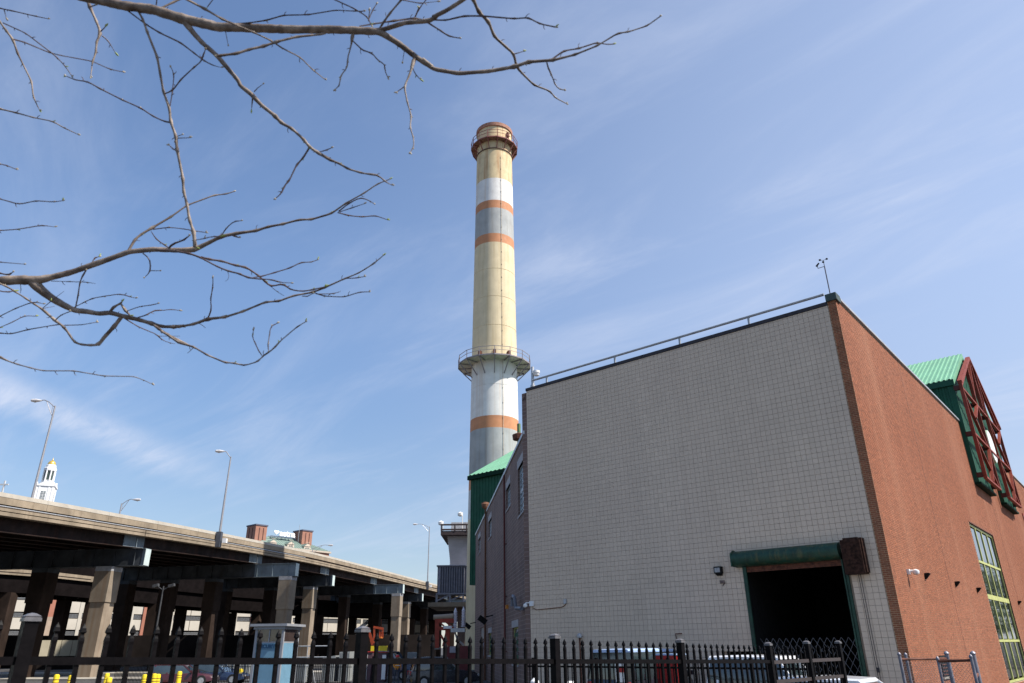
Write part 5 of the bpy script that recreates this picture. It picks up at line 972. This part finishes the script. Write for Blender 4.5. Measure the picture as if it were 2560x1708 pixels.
b = MB(); w0,w1 = lv(1110,1655), lv(1172,1615); b.box(w0.x,w1.x,-1,1.5,0,w1.z); b.build('tank', mat('maroon_tank', (.13,.012,.015), .5), tf); b = MB(); w0,w1 = lv(1127,1632), lv(1150,1616); b.box(w0.x,w1.x,-1.08,-1.0,w0.z,w1.z); b.build('label_plate', mat('plate_lilac', (.38,.36,.40), .6), tf)

for pp_ in ([(1078,1612),(1084,1622),(1100,1621)],[(1083,1621),(1083,1650)],[(1137,1580),(1143,1598),(1160,1614)]): b = MB(); b.tube([lv(*q_) for q_ in pp_], .08, 6); b.build('pipe', M['galv'], tf)
p = T(1113,1650); t = thing('red_bucket', 'bright red bucket with a white rim in front of the maroon tank', 'bucket', (p.x,56.,GZ)); b = MB(); b.lathe((0,0,0), [(.2,0),(.3,.9),(.3,1.15)], 14); b.build('bucket', mat('bright_red', (.65,.03,.03), .4), t); b = MB(); b.lathe((0,0,.9), [(.31,0),(.33,.05),(.31,.1)], 14, cap=False); b.build('rim', M['white'], t)
# ------------------------------------------------------------------ worker in orange vest
def person(label, loc, rz, H):
    t = thing('person', label, 'person', loc, rz); me = bpy.data.meshes.new('body'); s = H/1.75
    J = [(0,0,.95,.14),(0,0,1.15,.15),(0,0,1.36,.17),(0,0,1.48,.065),(0,.01,1.55,.075),(0,.01,1.63,.10),(0,.01,1.71,.085),
         (.18,0,1.40,.07),(.26,.02,1.14,.05),(.24,-.10,.92,.04),(.24,-.15,.85,.035),(-.18,0,1.40,.07),(-.25,-.04,1.14,.05),(-.20,-.2,.98,.04),(-.18,-.26,.95,.035),
         (.10,0,.86,.10),(.11,-.03,.48,.065),(.12,0,.10,.05),(.12,-.14,.05,.045),(-.10,0,.86,.10),(-.12,.06,.48,.065),(-.13,.12,.10,.05),(-.13,-.02,.05,.045)]
    E = [(0,1),(1,2),(2,3),(3,4),(4,5),(5,6),(2,7),(7,8),(8,9),(9,10),(2,11),(11,12),(12,13),(13,14),(0,15),(15,16),(16,17),(17,18),(0,19),(19,20),(20,21),(21,22)]
    me.from_pydata([(a*s,b_*s,c*s) for a,b_,c,_ in J], E, []); o = bpy.data.objects.new('tmp', me); COL.objects.link(o); md = o.modifiers.new('s','SKIN'); md.use_smooth_shade = True
    for i,j in enumerate(J): me.skin_vertices[0].data[i].radius = (j[3]*s, j[3]*s*.8)
    me.skin_vertices[0].data[0].use_root = True; o.modifiers.new('u','SUBSURF').levels = 1
    dg = bpy.context.evaluated_depsgraph_get(); m2 = bpy.data.meshes.new_from_object(o.evaluated_get(dg)); bpy.data.objects.remove(o); m2.name = 'body'
    ms = [mat('skin', (.45,.27,.19), .6), mat('work_vest', (.85,.33,.03), .7, .05), mat('work_trousers', (.06,.07,.10), .85), M['tyre']]
    m2.materials.clear(); [m2.materials.append(q) for q in ms]
    for f in m2.polygons: z = f.center.z/s; x = abs(f.center.x/s); f.material_index = 3 if z < .1 else (2 if z < .93 and x < .17 or z < .8 else (0 if z > 1.49 or (x > .16 and z < 1.02) else 1))
    ob = bpy.data.objects.new('body', m2); COL.objects.link(ob); ob.parent = t
    b = MB(); b.lathe((0,.01*s,1.67*s), [(.16*s,-.01),(.16*s,.0),(.125*s,.01),(.12*s,.06*s),(.08*s,.11*s),(.01,.13*s)], 18); b.build('hard_hat', mat('bright_red', (.65,.03,.03)), t, smooth=True)
    b = MB(); b.box(-.17*s,.17*s,-.165*s,-.15*s,1.12*s,1.16*s); b.build('vest_stripe', M['white'], t)
    for sx in (-.035,.035): b = MB(); b.lathe((sx*s,-.085*s,1.625*s), [(.004,0),(.012*s,.006*s),(.004,.014*s)], 8); b.build('eye', M['black'], t)
    b = MB(); b.prism([(-.012*s,-.085*s,1.585*s),(.012*s,-.085*s,1.585*s),(0,-.12*s,1.59*s),(0,-.085*s,1.625*s)], (0,.01,0)); b.build('nose', ms[0], t); return t
p = atY(994,1639,54.); person('worker in an orange vest and red hard hat by the blue car', (p.x,54.,GZ), R_(25), p.z-GZ)
# ------------------------------------------------------------------ chain link gate, lower right
YG = 12.6; cl = thing('chain_link_gate', 'galvanised chain link gate panels in front of the sunlit brick', 'gate', (atY(2250,1650,YG).x,YG,0)); 
def cpt(x,y,Y): p = atY(x,y,Y); return Vector((p.x-cl.location.x,Y-YG,p.z))
gp = [(2248,1637,12.6,.024),(2264,1638,13.1,.022),(2344,1648,12.0,.020),(2366,1634,12.9,.032),(2427,1643,11.6,.022),(2432,1634,12.4,.034)]
gzc = -.5; gm_ = mat('dull_galvanised', (.24,.235,.27), .5, .25, 10., metal=.4)
for x,y,Y,r in gp:
    p_ = cpt(x,y,Y); b = MB(); b.tube([(p_.x,p_.y,gzc),(p_.x,p_.y,p_.z)], r, 10); q = b.build('post', gm_, cl, smooth=True); b = MB(); b.lathe((p_.x,p_.y,p_.z-.01), [(r*1.2,0),(r*1.3,.012),(r*.9,.035),(r*.1,.05)], 10); b.build('cap', gm_, q, smooth=True)
def chain(pa, pb, z0, z1):
    a, c = Vector(pa), Vector(pb); a.z = c.z = 0; L = (c-a).length; d = (c-a)/L; b = MB(); H_ = z1-z0; n = int(L/.055)+int(H_/.055)
    for sgn in (1,-1):
        for k in range(n+1):
            u0 = k*.055-H_; u1 = u0+H_; z_0, z_1 = z0, z1
            if u0 < 0: z_0 = z0-u0; u0 = 0
            if u1 > L: z_1 = z1-(u1-L); u1 = L
            if u1-u0 < .02: continue
            if sgn < 0: u0, u1 = L-u0, L-u1
            b.tube([(a+d*u0).to_tuple()[:2]+(z_0,), (a+d*u1).to_tuple()[:2]+(z_1,)], .0016, 3, cap=False)
    return b
A, B2, B1, C1 = cpt(*gp[0][:3]), cpt(*gp[3][:3]), cpt(*gp[2][:3]), cpt(*gp[4][:3])
zr1 = cpt(2300,1648,12.7).z; zr2 = cpt(2380,1653,11.9).z
b = MB(); b.tube([(A.x,A.y,zr1),(B2.x,B2.y,zr1)], .018, 8); b.build('top_rail', M['rust'], cl); b = MB(); b.tube([(B1.x,B1.y,zr2),(C1.x,C1.y,zr2+.015)], .02, 8); b.build('top_rail', M['rust'], cl)
chain((A.x,A.y,0),(B2.x,B2.y,0), gzc, zr1).build('mesh', gm_, cl, kind='stuff'); chain((B1.x,B1.y,0),(C1.x,C1.y,0), gzc, zr2).build('mesh', gm_, cl, kind='stuff')
C2 = cpt(*gp[5][:3]); b = MB(); b.tube([(C1.x,C1.y,zr2-.22),(C2.x,C2.y,zr2-.2)], .02, 6); b.build('hinge', M['rust'], cl)
# ------------------------------------------------------------------ young tree reaching in from the left (trunk outside the frame)
ZO = dict(A=(0,0,3.917), B=(500,0,3.917), C=(1050,0,3.615), D=(0,400,3.917), E=(400,350,3.917), G=(0,640,4.612), H=(400,600,4.196))
BR = r"""
A -500,-330,105 -100,-230,95 300,-140,88 700,-60,78 900,-10,76 1200,55,78 1500,95,84 1800,190,88 2100,255,84 B 150,265,80 500,275,74 900,290,72 1300,290,68 1640,305,66 1760,312,56 1950,430,50 2130,570,46 2300,680,40 C 0,525,42 120,625,35 350,665,32 620,645,30 850,605,28 980,560,24 1200,545,22 1400,495,15 1600,415,12 1790,300,12 1880,290,10 2050,235,10 2170,150,9 | 0
B 1700,300,44 1800,290,40 2000,225,38 2250,205,38 2350,140,36 C 100,165,35 250,90,32 420,-20,30 600,-160,26 | 0
C 120,180,14 230,185,12 400,145,16 560,145,14 850,170,13 980,160,12 1080,215,11 1220,245,13 | 0
C 70,205,14 190,280,12 260,330,10 355,345,8 | 0
C 380,-200,28 480,-10,24 530,110,24 620,195,24 670,330,22 850,490,20 870,600,18 900,640,16 1030,770,15 1180,825,12 1215,880,10 1320,935,8 | 2
C 850,490,10 935,465,6 | 0
C 1145,565,11 1155,620,10 1190,670,9 1215,760,8 1260,810,8 1300,815,7 | 0
C 1180,545,14 1300,460,13 1430,440,12 1600,385,11 1700,405,8 1745,400,9 | 0
B 1760,280,20 1800,215,16 1860,130,16 1980,-10,18 2100,-200,18 | 0
B 1900,-30,9 1980,0,10 2160,35,9 2320,15,4 | 3
B 2105,170,12 2140,80,7 | 0
B 2110,165,8 2150,80,8 2220,-10,8 2260,-60,7 | 0
B 1560,258,12 1700,235,14 1900,205,16 2100,178,16 2180,195,15 | 0
B 1650,210,9 1660,110,8 | 0
B 1650,200,9 1690,100,8 1730,40,7 | 0
B 1280,-20,12 1500,80,11 1640,165,10 1670,230,9 | 3
A 1600,-150,22 1820,-10,20 2000,85,20 2180,190,18 B 330,235,16 520,315,15 700,400,14 800,470,12 980,560,11 1110,690,10 1220,775,8 | 3
B 330,235,14 480,225,11 650,200,12 820,150,12 1060,145,11 1330,100,10 1510,110,9 1600,110,6 | 0
B 250,310,7 275,435,5 | 0
A 1530,50,12 1540,-30,8 | 0
A 1580,80,20 1700,20,16 1850,-40,14 | 0
A 2030,70,8 2090,-10,8 | 0
B 1230,325,18 1180,338,18 950,360,20 750,410,20 620,455,21 480,485,22 360,525,22 170,548,24 | 0
A 1820,220,60 1850,270,52 1900,330,42 1980,420,40 2120,540,38 2350,810,34 B 380,830,34 500,920,42 600,1030,32 740,1140,29 790,1200,27 900,1260,24 1020,1370,22 1070,1440,22 1150,1490,18 1290,1567,17 E 1460,70,22 1550,130,21 1670,200,20 1760,230,18 1830,280,16 1960,320,14 2060,340,13 2130,335,12 2200,405,10 2265,440,7 | 0
B 530,900,10 560,860,6 615,825,4 | 0
B 515,960,14 510,1010,8 505,1070,4 | 0
B 1160,1490,9 1230,1475,8 1285,1450,6 | 0
E 1460,80,18 1400,180,14 1340,240,13 1265,400,12 1200,470,11 1205,510,9 1135,570,8 | 0
B 1500,320,24 1490,360,22 1485,430,12 1440,590,10 1450,655,10 1370,750,10 1370,850,9 1330,870,6 | 0
B 1495,400,12 1600,500,11 1680,515,11 1750,600,9 1820,635,9 1800,665,8 1835,750,7 | 0
B 2110,560,28 2090,590,24 2080,650,20 2050,740,16 2000,850,16 2030,1000,12 2070,1140,11 2055,1250,11 2090,1340,9 2095,1450,8 2060,1490,6 | 0
B 2000,850,9 1930,900,7 | 0
B 2080,660,9 2110,735,8 2150,770,6 | 0
B 2000,500,6 1985,600,4 | 0
A 760,-180,30 850,-10,24 880,70,26 940,200,18 990,330,22 940,410,14 945,510,14 905,600,11 890,745,7 | 2
A 1000,350,10 1060,400,8 1125,510,4 | 0
A 985,310,10 1030,265,8 | 0
A 880,70,12 935,50,9 | 0
A 1210,75,14 1310,150,10 1430,240,12 1560,320,13 1770,420,13 1900,520,10 1990,590,11 2080,640,9 2160,660,4 | 0
A 1345,95,18 1400,190,16 1440,310,18 1540,560,20 1600,900,20 1660,1060,20 1670,1190,22 1725,1340,22 1735,1480,22 E 155,0,21 170,110,20 225,380,22 230,500,20 265,630,22 290,790,23 330,900,26 345,1050,36 | 0
A 1610,920,12 1690,890,12 1770,780,11 1900,660,10 1985,590,10 1990,520,8 2010,490,6 | 0
A 1665,1040,8 1690,890,9 1705,730,8 1675,660,6 | 0
A 1665,1200,14 1620,1195,11 1500,1140,11 1380,1060,11 1200,980,11 980,870,11 860,800,11 740,785,9 645,745,7 | 0
A 1725,1340,9 1780,1320,5 | 0
A 1725,1355,9 1850,1350,6 | 0
A 1735,1480,10 1690,1465,9 1660,1425,6 | 0
A -400,-60,14 -10,80,10 110,105,10 350,160,9 470,185,6 | 4
A 40,95,9 60,170,5 | 0
A -450,-420,26 -10,200,16 60,300,15 130,390,18 170,520,14 310,800,12 325,950,11 385,1075,6 | 4
A 130,385,14 240,415,12 480,515,10 600,545,9 900,600,9 1080,680,8 1200,705,8 | 0
A 30,225,10 250,325,9 500,515,9 560,565,8 640,650,7 700,740,6 | 0
A -500,900,20 -10,1065,14 160,1105,12 320,1150,10 520,1190,10 630,1255,9 760,1315,6 | 4
D -300,0,12 -10,40,8 60,50,8 150,90,7 | 4
D -300,250,14 -10,380,9 190,435,10 350,400,9 530,412,9 610,400,6 | 4
D -300,720,14 -10,692,9 170,680,9 410,640,9 530,655,4 | 4
D -300,960,12 -10,1000,8 230,1020,5 | 4
D -200,1050,16 -10,1108,12 95,1130,12 125,1100,7 | 4
D -700,1150,95 -300,1185,85 -40,1185,72 200,1175,84 370,1180,74 500,1150,56 700,1100,50 900,1030,48 1100,960,46 1260,900,44 1500,875,42 1700,885,40 1900,880,48 E 450,1020,34 600,945,30 750,915,26 940,890,22 1060,850,20 1200,825,18 1370,780,17 1480,780,16 1680,720,16 1820,620,12 2000,520,11 2130,430,10 2250,385,7 | 0
E 1750,700,12 1850,620,11 1970,560,9 2060,600,7 2090,620,5 | 0
E 1760,705,8 1880,665,8 2000,625,6 | 0
E 1740,710,11 1840,740,10 1980,755,9 2110,740,9 2220,780,6 | 0
E 600,940,10 650,860,9 735,790,9 790,792,5 | 0
E 690,925,12 730,945,11 770,955,9 | 0
D 1255,895,24 1320,780,18 1380,730,18 1490,665,20 1670,560,14 1830,445,13 2100,345,11 2210,335,9 2290,310,8 | 0
D 1500,680,10 1650,660,8 1800,675,7 1900,695,8 2010,710,6 | 0
D 1480,700,6 1530,780,8 1610,830,8 1650,860,8 | 0
D 1650,865,16 1680,830,14 1720,810,14 1800,790,12 1850,745,9 | 0
D 1880,790,6 2000,770,8 2100,745,8 2160,750,5 | 0
D 1400,915,10 1480,980,9 1465,1040,9 1480,1090,9 1420,1145,5 | 0
D 1480,1085,8 1560,1085,5 | 0
D 1500,880,18 1700,890,18 1850,915,16 1950,950,14 E 570,1245,12 670,1285,14 780,1310,12 860,1350,13 1000,1365,9 1100,1365,9 1160,1395,8 1280,1400,5 | 0
E 400,1145,14 480,1170,16 600,1185,16 740,1230,16 840,1245,16 960,1325,13 1030,1385,13 1085,1440,13 1180,1410,11 1220,1415,13 1270,1465,11 1400,1485,11 1500,1465,11 1610,1440,11 | 0
E 870,1355,9 1000,1335,9 1120,1300,9 1270,1255,9 1390,1195,9 1470,1200,7 1540,1175,7 | 0
G 370,300,95 430,350,95 480,400,90 600,490,76 720,560,66 860,630,56 1000,640,50 1150,670,48 1260,650,48 1400,690,46 1600,735,44 1750,780,36 1870,815,30 2000,820,28 2150,805,26 H 0,910,25 200,910,22 350,885,24 500,830,28 680,810,21 870,750,19 1110,650,17 1240,645,16 1400,585,17 1600,550,17 1730,500,16 1940,405,13 2080,350,11 2240,250,11 2340,165,8 | 0
H 1620,555,10 1720,590,9 1930,600,9 2100,545,9 2190,545,7 | 0
H 1640,568,8 1820,565,7 1895,540,4 | 0
H 1490,590,8 1550,605,7 1600,565,6 | 0
H 1940,405,9 2070,400,8 2140,385,6 | 0
H 500,825,14 540,740,11 530,610,9 555,500,9 555,405,7 | 0
G 1750,780,26 1830,840,22 1940,910,22 2050,1000,20 2200,1040,18 H 0,950,18 100,1010,20 190,1075,16 350,1120,15 490,1205,15 690,1290,14 780,1290,12 880,1320,12 1030,1275,12 1080,1215,10 1140,1180,12 1210,1125,12 1245,1075,11 1440,910,10 1525,860,8 | 0
H 1140,1175,9 1130,1100,9 1150,1000,9 1160,890,9 1230,875,7 | 0
H 1070,1215,8 1030,1160,8 1000,1080,8 960,1010,8 980,950,7 | 0
H 350,1130,6 320,1165,5 285,1190,3 | 0
H 410,875,6 450,895,4 480,925,3 | 0
H 710,330,6 730,370,4 720,425,3 685,435,2 | 0
H 1165,490,6 1230,545,4 1300,585,2 | 0
G 1400,705,36 1320,810,36 1190,950,38 1140,1025,30 1050,1030,20 950,1025,20 860,1000,20 810,920,18 740,820,20 630,740,28 540,660,20 480,605,18 400,560,14 300,490,14 170,410,14 70,345,15 0,320,14 | 0
G 1270,640,24 1310,580,20 1400,550,18 1405,530,14 | 0
G 1400,560,20 1440,630,24 1500,685,12 | 0
G 1450,640,9 1620,580,8 1740,570,8 1820,550,7 | 0
G 1590,710,14 1700,680,10 1780,620,10 1850,632,8 1980,615,8 2070,630,7 | 0
G 1420,710,12 1600,820,10 1820,910,9 1860,970,8 1950,1000,5 2020,1015,3 | 0
G 1830,925,6 1960,925,4 2075,925,3 | 0
G 870,600,13 900,460,12 920,310,11 950,230,12 990,170,14 | 0
G 1060,90,12 1090,10,10 1140,10,6 | 0
G 860,590,10 980,530,9 1060,490,9 1200,465,9 1370,440,9 1440,445,8 1500,475,8 1555,485,5 | 0
G 590,290,7 800,297,7 1000,302,7 1100,320,3 | 0
G 640,740,12 700,680,10 800,645,10 | 0
G 700,790,10 640,795,9 320,850,11 130,900,11 0,890,10 -300,850,10 | 0
G 740,800,10 940,795,8 1110,765,7 | 0
G -300,980,10 0,825,8 140,765,8 280,690,8 410,695,6 | 4
G -300,880,12 0,695,10 180,605,10 350,540,10 430,525,8 490,550,5 | 4
G 490,605,8 590,520,8 740,405,3 | 0
G 500,605,6 630,580,3 | 0
G -200,330,16 -10,405,10 90,420,12 160,405,7 | 4
G -400,980,30 -10,1160,20 60,1200,15 200,1250,12 350,1290,11 500,1325,11 850,1325,10 1200,1385,10 1550,1390,9 1650,1430,7 1750,1475,7 | 4
G 235,320,6 250,400,5 235,430,3 | 0
"""
TX, TY = -4.6, 3.3
tree = thing('bare_tree', 'bare young tree with budding twigs reaching across the sky from the left', 'tree', (TX,TY,gz(TX,TY)))
TL = Vector(tree.location); placed = []
limbs = []
for ln in BR.strip().splitlines():
    body, g = ln.rsplit('|',1); g = int(g); z = None; P_ = []
    for tk in body.split():
        if tk in ZO: z = ZO[tk]; continue
        x,y,w = map(float, tk.split(',')); P_.append((z[0]+x/z[2], z[1]+y/z[2], w/z[2]))
    limbs.append((P_, g))
def near(x, y):
    best = None
    for (px,py,pd,li) in placed:
        d = (px-x)**2+(py-y)**2
        if best is None or d < best[0]: best = (d,pd,li)
    return best
roots = {0:4.0, 2:3.7, 3:3.4, 4:4.1}
mains = []; subs = []
tubes = []; buds = []
rb = random.Random(11)
# a limb may start free (group > 0) or on an earlier one
order = sorted(range(len(limbs)), key=lambda i: (0 if i in (0,) else 1, i))
def nearest_ok(P_): a = near(P_[0][0],P_[0][1]); return a
pending = list(range(len(limbs))); done = []
forced = {0:3.75}
for i,(P_,g) in enumerate(limbs):
    if P_[0][1] > 600 and P_[0][0] < -100 and P_[0][2] > 20: forced[i] = 4.15
while pending:
    cand = [(0 if i in forced else (1e9 if g_ else (near(limbs[i][0][0][0],limbs[i][0][0][1])[0] if placed else 1e8)), i) for i in pending for g_ in (limbs[i][1],)]
    cand.sort(); sc, i = cand[0]
    if sc < 1e8: pass
    pending.remove(i); P_, g = limbs[i]
    if i in forced: d0, par = forced[i], None
    elif g: d0, par = roots[g]+rb.uniform(-.3,.3), None
    else: q = near(P_[0][0],P_[0][1]); d0, par = q[1], q[2]
    # drift in depth along the limb
    k = rb.uniform(-.0011,.0011) if i not in forced else rb.uniform(-.0003,.0003); acc = 0; pts = []; rad = []
    fine = []
    for a,c in zip(P_, P_[1:]):
        L = math.hypot(c[0]-a[0], c[1]-a[1]); n = max(1, int(L/9))
        for j in range(n): f = j/n; fine.append((a[0]+(c[0]-a[0])*f, a[1]+(c[1]-a[1])*f, a[2]+(c[2]-a[2])*f, j == 0))
    fine.append((*P_[-1], True))
    # light smoothing
    sm = fine[:]
    for it in range(1):
        sm = [sm[0]]+[((sm[j-1][0]+2*sm[j][0]+sm[j+1][0])/4,(sm[j-1][1]+2*sm[j][1]+sm[j+1][1])/4,sm[j][2],sm[j][3]) for j in range(1,len(sm)-1)]+[sm[-1]]
    px, py = sm[0][0], sm[0][1]; np_ = []
    for j,(x,y,w,kn) in enumerate(sm):
        acc += math.hypot(x-px,y-py); px, py = x, y; d = d0+k*min(acc,900)*d0/4
        p = CAM+ray(x,y)*(d/F); pts.append(p); r = w/2*d/F*1.14
        if kn and 0 < j < len(sm)-1 and w < 8: r *= 1.0+rb.uniform(.2,.6)
        else: r *= 1+rb.uniform(-.07,.07)
        rad.append(max(r,.0011)); np_.append((x,y,d))
        if kn and j > 1 and w < 9 and j < len(sm)-1 and rb.random() < .55 and w > .8: buds.append((p, (pts[-1]-pts[-2]).normalized(), rb.choice((-1,1)), .6, d, i))
    if fine[-1][2] > 1.0: buds.append((pts[-1], (pts[-1]-pts[-2]).normalized(), 0, 1., np_[-1][2], i)); 
    if fine[-1][2] > 1.3: buds.append((pts[-1], (pts[-1]-pts[-2]).normalized(), 1, .8, np_[-1][2], i))
    for x,y,d in np_: placed.append((x,y,d,i))
    done.append(i); tubes.append((i, par, pts, rad, max(p[2] for p in P_)))
objs = {}
for i, par, pts, rad, w in tubes:
    big = w > 6.; b = MB(); b.tube([p-TL for p in pts], rad, 10 if big else 6)
    parent = tree; nm = 'branch'
    if not big and par is not None and par in objs and objs[par].parent == tree: parent = objs[par]; nm = 'twig'
    elif not big: nm = 'twig'
    o = b.build(nm, M['bark'] if w > 5 else M['twig'], parent, smooth=True); objs[i] = o
# small thorn-like spurs along the twigs, and the buds
b = MB()
for i, par, pts, rad, w in tubes:
    if w > 40/3.9: step = 9
    else: step = 5
    for j in range(3, len(pts)-2, step):
        if rb.random() < .5: t_ = (pts[j+1]-pts[j]).normalized(); s_ = t_.cross(FW).normalized()*rb.choice((-1,1)); L = rb.uniform(.006,.02); b.tube([pts[j]-TL, pts[j]-TL+s_*(rad[j]+L*.7)+t_*L*.5, pts[j]-TL+s_*(rad[j]+L)+t_*L], [.0022,.0018,.0009], 5)
b.build('spurs', M['twig'], tree, kind='stuff')
b = MB(); b2 = MB()
for p, t_, s_, sc, d, i in buds:
    sd = t_.cross(FW).normalized(); ax = (t_+sd*s_*rb.uniform(.6,1.3)+Vector((0,0,rb.uniform(0,.5)))).normalized(); L = .016*sc*rb.uniform(.7,1.3); o_ = p-TL
    tgt = b if rb.random() < .8 else b2; L *= 1 if tgt is b else 1.5
    tgt.tube([o_, o_+ax*L*.3, o_+ax*L*.6, o_+ax*L*.85, o_+ax*L], [.0022,.0042*sc,.0046*sc,.003*sc,.0006], 6)
b.build('buds', mat('pale_bud', (.46,.40,.30), .6, .25, 40.), tree, smooth=True, kind='stuff'); b2.build('green_buds', mat('green_bud', (.34,.42,.10), .6, .2, 40.), tree, smooth=True, kind='stuff')
# trunk and the hidden roots of the limbs
b = MB(); zg = gz(TX,TY); fork1 = Vector((TX+.05,TY+.1,2.55)); fork2 = Vector((TX+.0,TY+.15,3.5)); b.tube([(0,0,-.1),(.02,.02,.3),(.0,.05,1.4),fork1-TL,fork2-TL,(.1,.2,5.2-zg),(.25,.3,6.6-zg)], [.17,.12,.10,.09,.07,.045,.015], 14); b.build('trunk', M['bark'], tree, smooth=True)
lead_px = [(-900,1350,4.3),(-560,1050,4.2),(-470,600,4.1),(-420,150,4.0),(-330,-250,3.9),(0,-430,3.8),(500,-500,3.75),(1000,-480,3.7),(1350,-420,3.6)]
lp = [fork1]+[CAM+ray(x,y)*(d/F) for x,y,d in lead_px]; lr = [.085,.075,.065,.055,.048,.042,.036,.030,.022,.012]
ll = []; lrr = []
for k in range(len(lp)-1):
    for f in (0,.25,.5,.75): ll.append(lp[k].lerp(lp[k+1],f)+Vector((rb.uniform(-.02,.02),rb.uniform(-.02,.02),rb.uniform(-.02,.02)))); lrr.append(lr[k]+(lr[k+1]-lr[k])*f)
b = MB(); b.tube([q-TL for q in ll], lrr, 12); lead = b.build('branch', M['bark'], tree, smooth=True)
for i,par,pts,rad,w in tubes:
    if par is not None: continue
    p, r = pts[0], rad[0]; k = min(range(len(ll)), key=lambda k: (ll[k]-p).length); q = ll[k]
    b = MB(); b.tube([q-TL, q.lerp(p,.5)-TL+Vector((0,0,.02)), p-TL], [max(r,min(lrr[k]*.9,r*1.4)), r*1.2, r], 8); b.build('branch', M['bark'], tree, smooth=True)
0 and print('objects', len(bpy.data.objects), 'tris', sum(len(o.data.polygons)*2 for o in bpy.data.objects if o.type == 'MESH'))
